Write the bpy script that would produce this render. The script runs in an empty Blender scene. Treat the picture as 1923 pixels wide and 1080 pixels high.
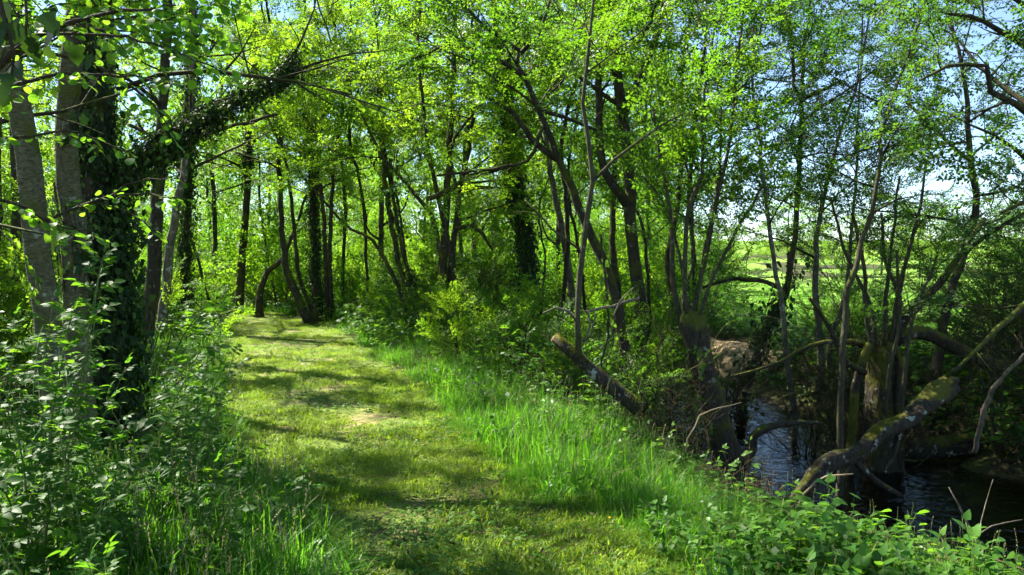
import bpy, math, random, zlib
import numpy as np
from mathutils import Vector, Matrix, Euler

random.seed(11)
rng = np.random.default_rng(11)
sc = bpy.context.scene
R = math.radians

# ------------------------------------------------------------------ camera, sky, sun, exposure
CAM = np.array([0.0, 0.0, 1.6])
FPX = 1500.0                      # focal length in pixels of the 1923 px wide frame
PITCH = math.atan((540 - 490) / FPX)
cam_d = bpy.data.cameras.new('camera')
cam_d.sensor_width = 36.0
cam_d.lens = 36.0 * FPX / 1923.0
cam_d.clip_start = 0.05
cam_d.clip_end = 3000
cam = bpy.data.objects.new('camera', cam_d)
sc.collection.objects.link(cam)
cam.location = CAM
cam.rotation_euler = (math.pi / 2 - PITCH, 0, 0)
sc.camera = cam

SUN_AZ = R(-54)                   # measured from +Y towards +X
SUN_EL = R(49)
SUND = np.array([math.sin(SUN_AZ) * math.cos(SUN_EL), math.cos(SUN_AZ) * math.cos(SUN_EL), math.sin(SUN_EL)])
world = bpy.data.worlds.new('World')
sc.world = world
world.use_nodes = True
wn = world.node_tree
bg = wn.nodes['Background']
sky = wn.nodes.new('ShaderNodeTexSky')
sky.sky_type = 'NISHITA'
sky.sun_disc = False
sky.sun_elevation = SUN_EL
sky.sun_rotation = SUN_AZ
sky.air_density = 1.0
sky.dust_density = 0.1
sky.altitude = 1500
sky.ozone_density = 2.5
wn.links.new(sky.outputs[0], bg.inputs[0])
bg.inputs[1].default_value = 0.07
sun_d = bpy.data.lights.new('sun', 'SUN')
sun_d.energy = 5.0
sun_d.angle = R(0.53)
sun_d.color = (1.0, 0.945, 0.84)
sun = bpy.data.objects.new('sun', sun_d)
sc.collection.objects.link(sun)
sun.rotation_euler = Vector(-SUND).to_track_quat('-Z', 'Y').to_euler()
sc.view_settings.view_transform = 'Standard'
sc.view_settings.look = 'None'
sc.view_settings.gamma = 1.0
sc.view_settings.exposure = 2.15
sc.render.engine = 'CYCLES'
cy = sc.cycles
cy.max_bounces = 6
cy.diffuse_bounces = 3
cy.glossy_bounces = 2
cy.transmission_bounces = 4
cy.adaptive_threshold = 0.03
cy.transparent_max_bounces = 8
cy.caustics_reflective = False
cy.caustics_refractive = False
cy.sample_clamp_indirect = 6.0
cy.use_denoising = True
try:
    cy.denoiser = 'OPENIMAGEDENOISE'
    cy.denoising_prefilter = 'ACCURATE'
except Exception:
    pass

# ------------------------------------------------------------------ helpers: space
_r = np.array([1.0, 0, 0])
_f = np.array([0, math.cos(PITCH), -math.sin(PITCH)])
_u = np.array([0, math.sin(PITCH), math.cos(PITCH)])


def P(x, y, d):
    """point of the place that the photograph shows at pixel x, y at d metres"""
    return CAM + d * (_f + (x - 961.5) / FPX * _r + (540 - y) / FPX * _u)


def smooth(t):
    t = np.clip(t, 0, 1)
    return t * t * (3 - 2 * t)


STREAM = np.array([(11.0, -6), (9.0, 0), (7.6, 4), (5.9, 7.6), (4.85, 11), (4.1, 14), (3.5, 17), (2.6, 21), (0.8, 26), (-2.5, 32),
                   (-7, 40), (-14, 52), (-30, 75)])
PATH = np.array([(0.5, -4), (0.3, 0), (-0.05, 4), (-1.15, 6.3), (-2.9, 11.4), (-5.3, 18.5), (-8.6, 24), (-13, 29), (-22, 36)])
WATER_Z = -1.22


def stream_s(X, Y):
    cx = np.interp(Y, STREAM[:, 1], STREAM[:, 0])
    dx = (np.interp(Y + .5, STREAM[:, 1], STREAM[:, 0]) - np.interp(Y - .5, STREAM[:, 1], STREAM[:, 0]))
    s = (X - cx) / np.sqrt(1 + dx * dx)
    return s + 0.22 * np.sin(Y * 1.3 + 0.6) + 0.12 * np.sin(Y * 3.1 + X)


def path_s(X, Y):
    cx = np.interp(Y, PATH[:, 1], PATH[:, 0])
    dx = (np.interp(Y + .5, PATH[:, 1], PATH[:, 0]) - np.interp(Y - .5, PATH[:, 1], PATH[:, 0]))
    return (X - cx) / np.sqrt(1 + dx * dx)


def H(X, Y):
    X = np.asarray(X, float)
    Y = np.asarray(Y, float)
    s = stream_s(X, Y)
    p = path_s(X, Y)
    w = 1.55
    wl = w + 1.05 * smooth((11 - Y) / 3)
    left = -1.25 + 1.25 * smooth((-s - wl) / 3.1) ** .85
    right = -1.25 + 0.80 * smooth((s - w) / 1.1) + 0.15 * smooth((s - w - 2) / 6)
    bed = -1.25 - 0.35 * np.clip(1 - (s / np.where(s < 0, wl, w)) ** 2, 0, 1)
    z = np.where(s < -wl, left, np.where(s > w, right, bed))
    far = smooth((Y - 90) / 160.0) * 8.0 * smooth((s - 5) / 20)
    z = z + far
    z = z + np.where(s < -wl, 0.10 * smooth((np.abs(p) - 1.2) / 1.5) * smooth((-s - 3.5) / 1.5), 0)
    z = z + np.where(s < -wl, 0.35 * smooth((-p - 2.0) / 6), 0)
    amp = np.where(np.abs(p) < 1.3, 0.012, 0.05)
    z = z + amp * (np.sin(X * 1.7 + Y * .6) * np.sin(Y * 1.3 - X * .4) + .5 * np.sin(X * 4.1 + 1) * np.sin(Y * 3.7))
    return z


def hz(x, y):
    return float(H(x, y))


# ------------------------------------------------------------------ helpers: meshes and objects
COL = sc.collection


def noise2(x, y, f, ph=0.0):
    return (np.sin(x * f + ph) * np.sin(y * f * 1.13 + ph * 2) + .6 * np.sin(x * f * 2.3 - y * f * 1.1 + ph) + .4 * np.sin(y * f * 3.1 + x * f * 2.7 + 2 * ph)) / 2


class MB:
    def __init__(self):
        self.v, self.f, self.m, self.r, self.n = [], [], [], [], 0

    def add(self, verts, faces, mat=0, rnd=0.5):
        verts = np.asarray(verts, float).reshape(-1, 3)
        for fc in faces:
            self.f.append(tuple(i + self.n for i in fc))
            self.m.append(mat)
            self.r.append(rnd)
        self.v.append(verts)
        self.n += len(verts)

    def addq(self, verts, quads, mat=0, rnd=0.5):
        self.add(verts, quads.tolist() if hasattr(quads, 'tolist') else quads, mat, rnd)

    def mesh(self, name, mats, smooth_shade=False, off=None):
        me = bpy.data.meshes.new(name)
        v = np.concatenate(self.v) if self.v else np.zeros((0, 3))
        if off is not None:
            v = v - np.asarray(off)
        ln = np.array([len(f) for f in self.f], np.int32)
        loops = np.fromiter((i for f in self.f for i in f), np.int32)
        me.vertices.add(len(v))
        me.vertices.foreach_set('co', v.astype(np.float32).ravel())
        me.loops.add(len(loops))
        me.loops.foreach_set('vertex_index', loops)
        me.polygons.add(len(ln))
        st = np.zeros(len(ln), np.int32)
        if len(ln):
            st[1:] = np.cumsum(ln)[:-1]
        me.polygons.foreach_set('loop_start', st)
        me.polygons.foreach_set('loop_total', ln)
        me.polygons.foreach_set('material_index', np.array(self.m, np.int32))
        if smooth_shade:
            me.polygons.foreach_set('use_smooth', np.ones(len(ln), bool))
        a = me.attributes.new('rnd', 'FLOAT', 'FACE')
        a.data.foreach_set('value', np.array(self.r, np.float32))
        for m in mats:
            me.materials.append(m)
        me.update(calc_edges=True)
        return me

    def obj(self, name, mats, parent=None, smooth_shade=False, off=None):
        if not isinstance(mats, (list, tuple)):
            mats = [mats]
        o = bpy.data.objects.new(name, self.mesh(name, mats, smooth_shade, off))
        COL.objects.link(o)
        if parent is not None:
            o.parent = parent
        return o


def frames(p):
    p = np.asarray(p, float)
    t = np.gradient(p, axis=0)
    t /= np.linalg.norm(t, axis=1, keepdims=True) + 1e-9
    a = np.cross(t, np.array([0.31, 0.17, 0.93]))
    bad = np.linalg.norm(a, axis=1) < 0.15
    if bad.any():
        a = np.cross(t, np.array([0.95, 0.2, -0.1]))
    a /= np.linalg.norm(a, axis=1, keepdims=True) + 1e-9
    b = np.cross(t, a)
    return t, a, b


def tube(mb, p, r, sides=6, mat=0, rough=0.0, cap=True, rnd=0.5):
    p = np.asarray(p, float)
    n = len(p)
    r = np.asarray(r, float) * np.ones(n)
    t, a, b = frames(p)
    th = np.linspace(0, 2 * math.pi, sides, endpoint=False)
    rr = r[:, None] * np.ones(sides)[None, :]
    if rough:
        k = np.arange(n)[:, None]
        ph = rng.uniform(0, 6.28, 6)
        co = (np.sin(th[None, :] * 2 + ph[0] + .35 * k) + np.sin(th[None, :] * 3 + ph[1] - .23 * k) * .8 + np.sin(.9 * k + ph[2] + th[None, :]) * .6 + np.sin(.37 * k + ph[3]) * .8 + np.sin(th[None, :] * 5 + ph[4]) * .5)
        rr = rr * (1 + rough * .7 * rng.normal(0, 1, (n, sides)) + rough * co)
    v = p[:, None, :] + rr[:, :, None] * (np.cos(th)[None, :, None] * a[:, None, :] + np.sin(th)[None, :, None] * b[:, None, :])
    v = v.reshape(-1, 3)
    i = np.arange(n - 1)[:, None] * sides
    j = np.arange(sides)[None, :]
    k = (np.arange(sides) + 1) % sides
    q = np.stack([i + j, i + k[None, :], i + sides + k[None, :], i + sides + j], -1).reshape(-1, 4)
    faces = q.tolist()
    if cap:
        faces.append([(n - 1) * sides + s for s in range(sides)])
        faces.append([s for s in range(sides)][::-1])
    mb.add(v, faces, mat, rnd)


def resample(p, step):
    """Catmull-Rom through p at about step metres"""
    p = np.asarray(p, float)
    if len(p) == 2:
        n = max(2, int(np.linalg.norm(p[1] - p[0]) / step) + 1)
        return p[0] + (p[1] - p[0]) * np.linspace(0, 1, n)[:, None], np.linspace(0, 1, n)
    e = np.vstack([2 * p[0] - p[1], p, 2 * p[-1] - p[-2]])
    out, par = [], []
    for i in range(1, len(e) - 2):
        n = max(1, int(np.linalg.norm(e[i + 1] - e[i]) / step))
        for k in range(n):
            t = k / n
            a, b, c, d = e[i - 1], e[i], e[i + 1], e[i + 2]
            out.append(.5 * ((2 * b) + (c - a) * t + (2 * a - 5 * b + 4 * c - d) * t * t + (3 * b - a - 3 * c + d) * t ** 3))
            par.append(i - 1 + t)
    out.append(p[-1])
    par.append(len(p) - 1)
    return np.array(out), np.array(par) / (len(p) - 1)


def unit(v):
    v = np.asarray(v, float)
    return v / (np.linalg.norm(v) + 1e-9)


def seed(text):
    global rng
    rng = np.random.default_rng(zlib.crc32(text.encode()))


def tag(o, label=None, cat=None, group=None, kind=None):
    if label:
        o['label'] = label
    if cat:
        o['category'] = cat
    if group:
        o['group'] = group
    if kind:
        o['kind'] = kind
    return o


def empty(name, loc):
    o = bpy.data.objects.new(name, None)
    COL.objects.link(o)
    o.location = loc
    o.empty_display_size = 0.2
    return o


def copy_tree(o, parent=None):
    c = o.copy()
    COL.objects.link(c)
    c.parent = parent
    for ch in o.children:
        copy_tree(ch, c)
    return c


# ------------------------------------------------------------------ materials
def newmat(name):
    m = bpy.data.materials.new(name)
    m.use_nodes = True
    nt = m.node_tree
    for n in list(nt.nodes):
        nt.nodes.remove(n)
    out = nt.nodes.new('ShaderNodeOutputMaterial')
    return m, nt, out


def nd(nt, typ, **kw):
    n = nt.nodes.new(typ)
    for k, v in kw.items():
        if k.startswith('in_'):
            key = k[3:]
            n.inputs[int(key) if key.isdigit() else key].default_value = v
        else:
            setattr(n, k, v)
    return n


def ramp(nt, stops):
    n = nt.nodes.new('ShaderNodeValToRGB')
    e = n.color_ramp.elements
    while len(e) < len(stops):
        e.new(0.5)
    for i, (p, c) in enumerate(stops):
        e[i].position = p
        e[i].color = (*c, 1) if len(c) == 3 else c
    return n


def leaf_mat(name, base, trans, tw=0.45, rough=0.45, spec=0.22, hvar=0.016, vvar=0.34):
    m, nt, out = newmat(name)
    L = nt.links.new
    at = nd(nt, 'ShaderNodeAttribute', attribute_name='rnd')
    oi = nd(nt, 'ShaderNodeObjectInfo')
    add = nd(nt, 'ShaderNodeMath', operation='MULTIPLY_ADD', in_1=0.35)
    L(oi.outputs['Random'], add.inputs[0])
    sc1 = nd(nt, 'ShaderNodeMath', operation='MULTIPLY', in_1=0.65)
    L(at.outputs['Fac'], sc1.inputs[0])
    L(sc1.outputs[0], add.inputs[2])
    hm = nd(nt, 'ShaderNodeMapRange', in_3=0.5 + hvar * .6, in_4=0.5 - hvar)
    L(oi.outputs['Random'], hm.inputs[0])
    vm = nd(nt, 'ShaderNodeMapRange', in_3=1 - vvar, in_4=1 + vvar)
    L(add.outputs[0], vm.inputs[0])
    cols = []
    for c in (base, trans):
        h = nd(nt, 'ShaderNodeHueSaturation')
        h.inputs['Color'].default_value = (*c, 1)
        L(hm.outputs[0], h.inputs['Hue'])
        L(vm.outputs[0], h.inputs['Value'])
        cols.append(h)
    pb = nd(nt, 'ShaderNodeBsdfPrincipled')
    pb.inputs['Roughness'].default_value = rough
    pb.inputs['Specular IOR Level'].default_value = spec
    L(cols[0].outputs[0], pb.inputs['Base Color'])
    tr = nd(nt, 'ShaderNodeBsdfTranslucent')
    L(cols[1].outputs[0], tr.inputs['Color'])
    mx = nd(nt, 'ShaderNodeMixShader', in_0=tw)
    L(pb.outputs[0], mx.inputs[1])
    L(tr.outputs[0], mx.inputs[2])
    L(mx.outputs[0], out.inputs[0])
    return m


def bark_mat(name, c_dark, c_light, moss=0.3, rings=0.0, relief=0.035, scale=1.0, lichen=0.15, moss_col=(0.085, 0.10, 0.012)):
    m, nt, out = newmat(name)
    L = nt.links.new
    tc = nd(nt, 'ShaderNodeTexCoord')
    mp = nd(nt, 'ShaderNodeMapping')
    mp.inputs['Scale'].default_value = (1.3, 1.3, 3.4) if rings else (1, 1, 0.28)
    L(tc.outputs['Object'], mp.inputs[0])
    n1 = nd(nt, 'ShaderNodeTexNoise', in_Scale=22 * scale, in_Detail=6.0, in_Roughness=0.65)
    L(mp.outputs[0], n1.inputs['Vector'])
    n2 = nd(nt, 'ShaderNodeTexNoise', in_Scale=3.0, in_Detail=4.0)
    L(tc.outputs['Object'], n2.inputs['Vector'])
    n3 = nd(nt, 'ShaderNodeTexNoise', in_Scale=9.0, in_Detail=5.0, in_Roughness=.7)
    L(tc.outputs['Object'], n3.inputs['Vector'])
    r1 = ramp(nt, [(0.32, c_dark), (0.68, c_light)])
    L(n1.outputs[0], r1.inputs[0])
    # lichen
    r2 = ramp(nt, [(0.66 - lichen * .3, (0, 0, 0)), (0.72 - lichen * .3, (1, 1, 1))])
    L(n3.outputs[0], r2.inputs[0])
    li = nd(nt, 'ShaderNodeMath', operation='MULTIPLY', in_1=min(1, lichen * 4))
    L(r2.outputs[0], li.inputs[0])
    mx1 = nd(nt, 'ShaderNodeMix', data_type='RGBA')
    mx1.inputs[7].default_value = (0.30, 0.31, 0.24, 1)
    L(li.outputs[0], mx1.inputs[0])
    L(r1.outputs[0], mx1.inputs[6])
    # moss on upper faces and in patches
    ge = nd(nt, 'ShaderNodeNewGeometry')
    sx = nd(nt, 'ShaderNodeSeparateXYZ')
    L(ge.outputs['Normal'], sx.inputs[0])
    ma = nd(nt, 'ShaderNodeMath', operation='MULTIPLY_ADD', in_1=0.25)
    L(sx.outputs['Z'], ma.inputs[0])
    L(n2.outputs[0], ma.inputs[2])
    e0 = 0.78 - moss * .55
    r3 = ramp(nt, [(max(.01, e0), (0, 0, 0)), (min(.99, e0 + .12), (1, 1, 1))])
    L(ma.outputs[0], r3.inputs[0])
    mcol = ramp(nt, [(0.3, tuple(c * .55 for c in moss_col)), (0.7, moss_col)])
    L(n3.outputs[0], mcol.inputs[0])
    mx2 = nd(nt, 'ShaderNodeMix', data_type='RGBA')
    L(r3.outputs[0], mx2.inputs[0])
    L(mx1.outputs[2], mx2.inputs[6])
    L(mcol.outputs[0], mx2.inputs[7])
    pb = nd(nt, 'ShaderNodeBsdfPrincipled', in_Roughness=0.9)
    pb.inputs['Specular IOR Level'].default_value = 0.2
    L(mx2.outputs[2], pb.inputs['Base Color'])
    bp = nd(nt, 'ShaderNodeBump', in_Strength=1.0, in_Distance=relief)
    L(n1.outputs[0], bp.inputs['Height'])
    L(bp.outputs[0], pb.inputs['Normal'])
    L(pb.outputs[0], out.inputs[0])
    return m


def soil_mat(name, stops, scale=2.0, bump=0.03, rough=0.95, fine=40):
    m, nt, out = newmat(name)
    L = nt.links.new
    tc = nd(nt, 'ShaderNodeTexCoord')
    n1 = nd(nt, 'ShaderNodeTexNoise', in_Scale=scale, in_Detail=8.0, in_Roughness=.65)
    n2 = nd(nt, 'ShaderNodeTexNoise', in_Scale=fine, in_Detail=4.0)
    L(tc.outputs['Object'], n1.inputs['Vector'])
    L(tc.outputs['Object'], n2.inputs['Vector'])
    ad = nd(nt, 'ShaderNodeMath', operation='MULTIPLY_ADD', in_1=0.35)
    L(n2.outputs[0], ad.inputs[0])
    sb = nd(nt, 'ShaderNodeMath', operation='SUBTRACT', in_1=0.175)
    L(n1.outputs[0], ad.inputs[2])
    L(ad.outputs[0], sb.inputs[0])
    r = ramp(nt, stops)
    L(sb.outputs[0], r.inputs[0])
    pb = nd(nt, 'ShaderNodeBsdfPrincipled', in_Roughness=rough)
    pb.inputs['Specular IOR Level'].default_value = 0.15
    L(r.outputs[0], pb.inputs['Base Color'])
    bp = nd(nt, 'ShaderNodeBump', in_Strength=1.0, in_Distance=bump)
    L(sb.outputs[0], bp.inputs['Height'])
    L(bp.outputs[0], pb.inputs['Normal'])
    L(pb.outputs[0], out.inputs[0])
    return m


M = {}
M['lime'] = leaf_mat('leaf_lime', (0.062, 0.145, 0.011), (0.25, 0.46, 0.016), 0.56)
M['mid'] = leaf_mat('leaf_mid', (0.05, 0.125, 0.011), (0.155, 0.35, 0.012), 0.5)
M['cool'] = leaf_mat('leaf_cool', (0.03, 0.08, 0.013), (0.095, 0.25, 0.015), 0.46)
M['ivy'] = leaf_mat('leaf_ivy', (0.018, 0.042, 0.009), (0.06, 0.14, 0.01), 0.22, rough=0.5, spec=.18, vvar=.5)
M['hazel'] = leaf_mat('leaf_hazel', (0.07, 0.16, 0.018), (0.22, 0.46, 0.02), 0.5)
M['herb'] = leaf_mat('leaf_herb', (0.07, 0.15, 0.022), (0.17, 0.36, 0.02), 0.42, rough=.4)
M['elder'] = leaf_mat('leaf_elder', (0.038, 0.105, 0.011), (0.155, 0.37, 0.015), 0.45, rough=.5, spec=.16)
M['nettle'] = leaf_mat('leaf_nettle', (0.055, 0.15, 0.018), (0.17, 0.40, 0.02), 0.45, rough=.45)
M['fern'] = leaf_mat('leaf_fern', (0.10, 0.19, 0.02), (0.25, 0.42, 0.03), 0.45)
M['turf'] = leaf_mat('grass_turf', (0.15, 0.235, 0.02), (0.33, 0.50, 0.022), 0.42, rough=.5, vvar=.4)
M['tall'] = leaf_mat('grass_tall', (0.058, 0.17, 0.012), (0.17, 0.46, 0.015), 0.48, rough=.42, vvar=.4)
M['moss'] = leaf_mat('moss_green', (0.12, 0.13, 0.014), (0.16, 0.18, 0.015), .3, rough=.8, spec=.1, vvar=.5)
M['dry'] = leaf_mat('grass_dry', (0.30, 0.24, 0.13), (0.25, 0.2, 0.1), 0.25, rough=.7)
M['twig'] = bark_mat('twig_bark', (0.024, 0.018, 0.011), (0.07, 0.056, 0.036), moss=0.2, scale=2, lichen=.1)
M['bark'] = bark_mat('bark_brown', (0.018, 0.014, 0.009), (0.066, 0.054, 0.035), moss=0.42, lichen=.16)
M['bark_moss'] = bark_mat('bark_mossy', (0.02, 0.016, 0.01), (0.07, 0.058, 0.035), moss=0.50, lichen=.2, moss_col=(0.11, 0.11, 0.014))
M['bark_log'] = bark_mat('bark_log', (0.014, 0.010, 0.007), (0.055, 0.044, 0.028), moss=0.27, lichen=.25, moss_col=(0.10, 0.10, 0.012))
M['brown_leaf'] = leaf_mat('leaf_litter', (0.10, 0.065, 0.035), (0.08, 0.05, 0.02), .2, rough=.7)
M['bark_grey'] = bark_mat('bark_grey', (0.032, 0.029, 0.016), (0.165, 0.15, 0.082), moss=0.42, rings=1, lichen=.2, relief=.012)
M['bark_pale'] = bark_mat('bark_pale', (0.045, 0.037, 0.026), (0.18, 0.155, 0.11), moss=0.34, lichen=.3)
M['deadwood'] = bark_mat('dead_wood', (0.06, 0.047, 0.032), (0.21, 0.175, 0.125), moss=0.1, lichen=.1)
M['shoot'] = bark_mat('shoot_bark', (0.032, 0.03, 0.016), (0.095, 0.085, 0.047), moss=.25, scale=1.5, lichen=.1)
M['cut'] = bark_mat('cut_wood', (0.22, 0.13, 0.06), (0.40, 0.27, 0.14), moss=0.0, lichen=0)
M['stalk'] = leaf_mat('stalk_green', (0.10, 0.15, 0.03), (0.1, 0.18, 0.03), 0.15)
M['ground'] = soil_mat('woodland_soil', [(0.30, (0.022, 0.016, 0.010)), (0.46, (0.045, 0.040, 0.016)), (0.58, (0.05, 0.075, 0.014)), (0.75, (0.075, 0.11, 0.018))], 1.4)
M['path'] = soil_mat('mossy_path', [(0.30, (0.24, 0.18, 0.11)), (0.41, (0.20, 0.17, 0.07)), (0.50, (0.11, 0.16, 0.022)), (0.70, (0.15, 0.20, 0.03))], 1.6)
M['meadow'] = soil_mat('meadow_green', [(0.30, (0.09, 0.19, 0.025)), (0.5, (0.14, 0.26, 0.03)), (0.7, (0.20, 0.30, 0.045))], 0.35, 0.05)
M['sand'] = soil_mat('sandy_bank', [(0.32, (0.05, 0.04, 0.022)), (0.45, (0.20, 0.15, 0.085)), (0.7, (0.34, 0.27, 0.16))], 2.0)
M['yellow'] = leaf_mat('petal_yellow', (0.75, 0.52, 0.01), (0.6, 0.4, 0.01), .3, rough=.3)
M['white'] = leaf_mat('petal_white', (0.75, 0.75, 0.72), (0.5, 0.5, 0.5), .3, hvar=0, vvar=.1)
M['violet'] = leaf_mat('petal_violet', (0.07, 0.06, 0.20), (0.06, 0.05, 0.18), .3, hvar=.01)


def water_mat():
    m, nt, out = newmat('stream_water')
    L = nt.links.new
    tc = nd(nt, 'ShaderNodeTexCoord')
    mp = nd(nt, 'ShaderNodeMapping')
    mp.inputs['Scale'].default_value = (1.0, 1.7, 1)
    mp.inputs['Rotation'].default_value = (0, 0, 0.3)
    L(tc.outputs['Object'], mp.inputs[0])
    n1 = nd(nt, 'ShaderNodeTexNoise', in_Scale=4.5, in_Detail=3.0, in_Roughness=.5, in_Distortion=0.5)
    L(mp.outputs[0], n1.inputs['Vector'])
    bp = nd(nt, 'ShaderNodeBump', in_Strength=0.8, in_Distance=0.035)
    L(n1.outputs[0], bp.inputs['Height'])
    fr = nd(nt, 'ShaderNodeFresnel', in_IOR=1.9)
    L(bp.outputs[0], fr.inputs['Normal'])
    gl = nd(nt, 'ShaderNodeBsdfGlossy', in_Roughness=0.03)
    L(bp.outputs[0], gl.inputs['Normal'])
    tr = nd(nt, 'ShaderNodeBsdfTransparent')
    tr.inputs[0].default_value = (0.42, 0.30, 0.16, 1)
    mx = nd(nt, 'ShaderNodeMixShader')
    L(fr.outputs[0], mx.inputs[0])
    L(tr.outputs[0], mx.inputs[1])
    L(gl.outputs[0], mx.inputs[2])
    L(mx.outputs[0], out.inputs[0])
    return m


M['water'] = water_mat()


# ------------------------------------------------------------------ the setting: ground, path, meadow, water
def sheet(name, xs, ys, mat, dz=0.0, keep=None, kind='structure', zf=None):
    gx, gy = np.meshgrid(xs, ys)
    gz = (H(gx, gy) if zf is None else zf(gx, gy)) + dz
    v = np.stack([gx, gy, gz], -1).reshape(-1, 3)
    nx, ny = len(xs), len(ys)
    i = np.arange(ny - 1)[:, None] * nx + np.arange(nx - 1)[None, :]
    q = np.stack([i, i + 1, i + nx + 1, i + nx], -1).reshape(-1, 4)
    if keep is not None:
        c = v[q].mean(1)
        q = q[keep(c[:, 0], c[:, 1])]
        used = np.unique(q)
        mp = -np.ones(len(v), int)
        mp[used] = np.arange(len(used))
        v, q = v[used], mp[q]
    mb = MB()
    mb.addq(v, q)
    o = mb.obj(name, mat, smooth_shade=True)
    tag(o, kind=kind)
    return o


def grade(lo, hi, core_lo, core_hi, step, growth=1.13):
    a = list(np.arange(core_lo, core_hi + 1e-6, step))
    s = step
    while a[-1] < hi:
        s *= growth
        a.append(a[-1] + s)
    s = step
    b = [core_lo]
    while b[-1] > lo:
        s *= growth
        b.append(b[-1] - s)
    return np.array(b[1:][::-1] + a)


sheet('ground', grade(-700, 700, -14, 14, 0.2), grade(-60, 1200, -2, 30, 0.2), M['ground'])
def strip(name, line, svals, ys, mat, dz, edge=None):
    """a sheet laid along a centre line: svals across it, ys along it"""
    cx = np.interp(ys, line[:, 1], line[:, 0])
    dx = np.gradient(cx, ys)
    sv = np.asarray(svals)[None, :] + (edge(ys)[:, None] if edge is not None else 0)
    gx = cx[:, None] + sv * np.sqrt(1 + dx * dx)[:, None]
    gy = ys[:, None] + 0 * gx
    v = np.stack([gx, gy, H(gx, gy) + dz], -1).reshape(-1, 3)
    nx, ny = gx.shape[1], gx.shape[0]
    i = np.arange(ny - 1)[:, None] * nx + np.arange(nx - 1)[None, :]
    q = np.stack([i, i + 1, i + nx + 1, i + nx], -1).reshape(-1, 4)
    mb = MB()
    mb.addq(v, q)
    return tag(mb.obj(name, mat, smooth_shade=True), kind='structure')


strip('path', PATH, np.linspace(-1.25, 1.25, 22), np.arange(-3.5, 36, .12), M['path'], 0.008, lambda y: .12 * np.sin(y * 1.9) + .06 * np.sin(y * 4.7))
strip('meadow', STREAM, grade(5.0, 420, 5.0, 40, .5)[grade(5.0, 420, 5.0, 40, .5) >= 5.0], grade(6, 900, 8, 75, .5), M['meadow'], 0.02, lambda y: .5 * np.sin(y * .9) + .3 * np.sin(y * 2.3))
sheet('sandy_bank', np.arange(2, 12, .12), np.arange(17, 26, .12), M['sand'], 0.012,
      keep=lambda x, y: ((stream_s(x, y) - 2.35) / 0.6) ** 2 + ((y - 19.6) / 2.0) ** 2 < 1 + .25 * np.sin(x * 5 + y * 3))
sheet('water', np.arange(-45, 16, .35), np.arange(-8, 80, .35), M['water'], 0,
      keep=lambda x, y: np.abs(stream_s(x, y) + .6) < 3.0, zf=lambda x, y: 0 * x + WATER_Z)

# ------------------------------------------------------------------ leaf shapes and prototypes for scattered foliage
OVATE = [(0.0, 0.0), (0.22, 0.30), (0.55, 0.36), (0.82, 0.2), (1.0, 0.0)]
ROUND = [(0.0, 0.08), (0.15, 0.36), (0.5, 0.47), (0.85, 0.33), (1.0, 0.0)]
NARROW = [(0.0, 0.0), (0.25, 0.13), (0.55, 0.16), (0.82, 0.09), (1.0, 0.0)]
HEART = [(-0.06, 0.12), (0.05, 0.34), (0.28, 0.40), (0.62, 0.24), (1.0, 0.0)]
IVYL = [(-0.05, 0.15), (0.08, 0.44), (0.38, 0.26), (0.52, 0.36), (1.0, 0.0)]


def add_leaf(mb, pos, ax, nrm, L, prof=OVATE, fold=0.18, curl=0.12, mat=0, rnd=None):
    """a leaf folded along its midrib; ax = direction base to tip, nrm = upper side"""
    ax = unit(ax)
    sd = unit(np.cross(nrm, ax))
    up = np.cross(ax, sd)
    v, mid, lf, rt = [], [], [], []
    k = 0
    for (t, w) in prof:
        c = pos + ax * (t * L) - up * (curl * L * t * t)
        v.append(c)
        mid.append(k)
        k += 1
    for sgn, lst in ((1, lf), (-1, rt)):
        for i, (t, w) in enumerate(prof):
            if w <= 0:
                lst.append(mid[i])
                continue
            c = pos + ax * (t * L) - up * (curl * L * t * t) + sd * (sgn * w * L) + up * (fold * w * L)
            v.append(c)
            lst.append(k)
            k += 1
    f = []
    for i in range(len(prof) - 1):
        a = [mid[i], mid[i + 1], lf[i + 1], lf[i]]
        b = [mid[i], rt[i], rt[i + 1], mid[i + 1]]
        for q in (a, b):
            q = list(dict.fromkeys(q))
            if len(q) >= 3:
                f.append(q)
    mb.add(v, f, mat, rng.random() if rnd is None else rnd)


SIMPLE = {}


def add_leaf4(mb, pos, ax, nrm, L, W, fold=0.2, mat=0):
    """cheap leaf: two folded faces"""
    ax = unit(ax)
    sd = unit(np.cross(nrm, ax))
    up = np.cross(ax, sd)
    b = pos
    t = pos + ax * L - up * (.12 * L)
    l1 = pos + ax * (.28 * L) + sd * (W * .9) + up * (fold * W)
    l2 = pos + ax * (.68 * L) + sd * (W * .8) + up * (fold * W * .6)
    r1 = pos + ax * (.28 * L) - sd * (W * .9) + up * (fold * W)
    r2 = pos + ax * (.68 * L) - sd * (W * .8) + up * (fold * W * .6)
    mb.add([b, l1, l2, t, r2, r1], [(0, 3, 2, 1), (0, 5, 4, 3)], mat, rng.random())


def jit(v, s):
    return unit(np.asarray(v) + rng.normal(0, s, 3))


PROTO = {}


def proto_collection(key, builders):
    c = bpy.data.collections.new('proto_' + key)
    for i, b in enumerate(builders):
        me = b()
        o = bpy.data.objects.new('proto_%s_%02d' % (key, i), me)
        c.objects.link(o)
    PROTO[key] = (c, len(builders))


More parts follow.
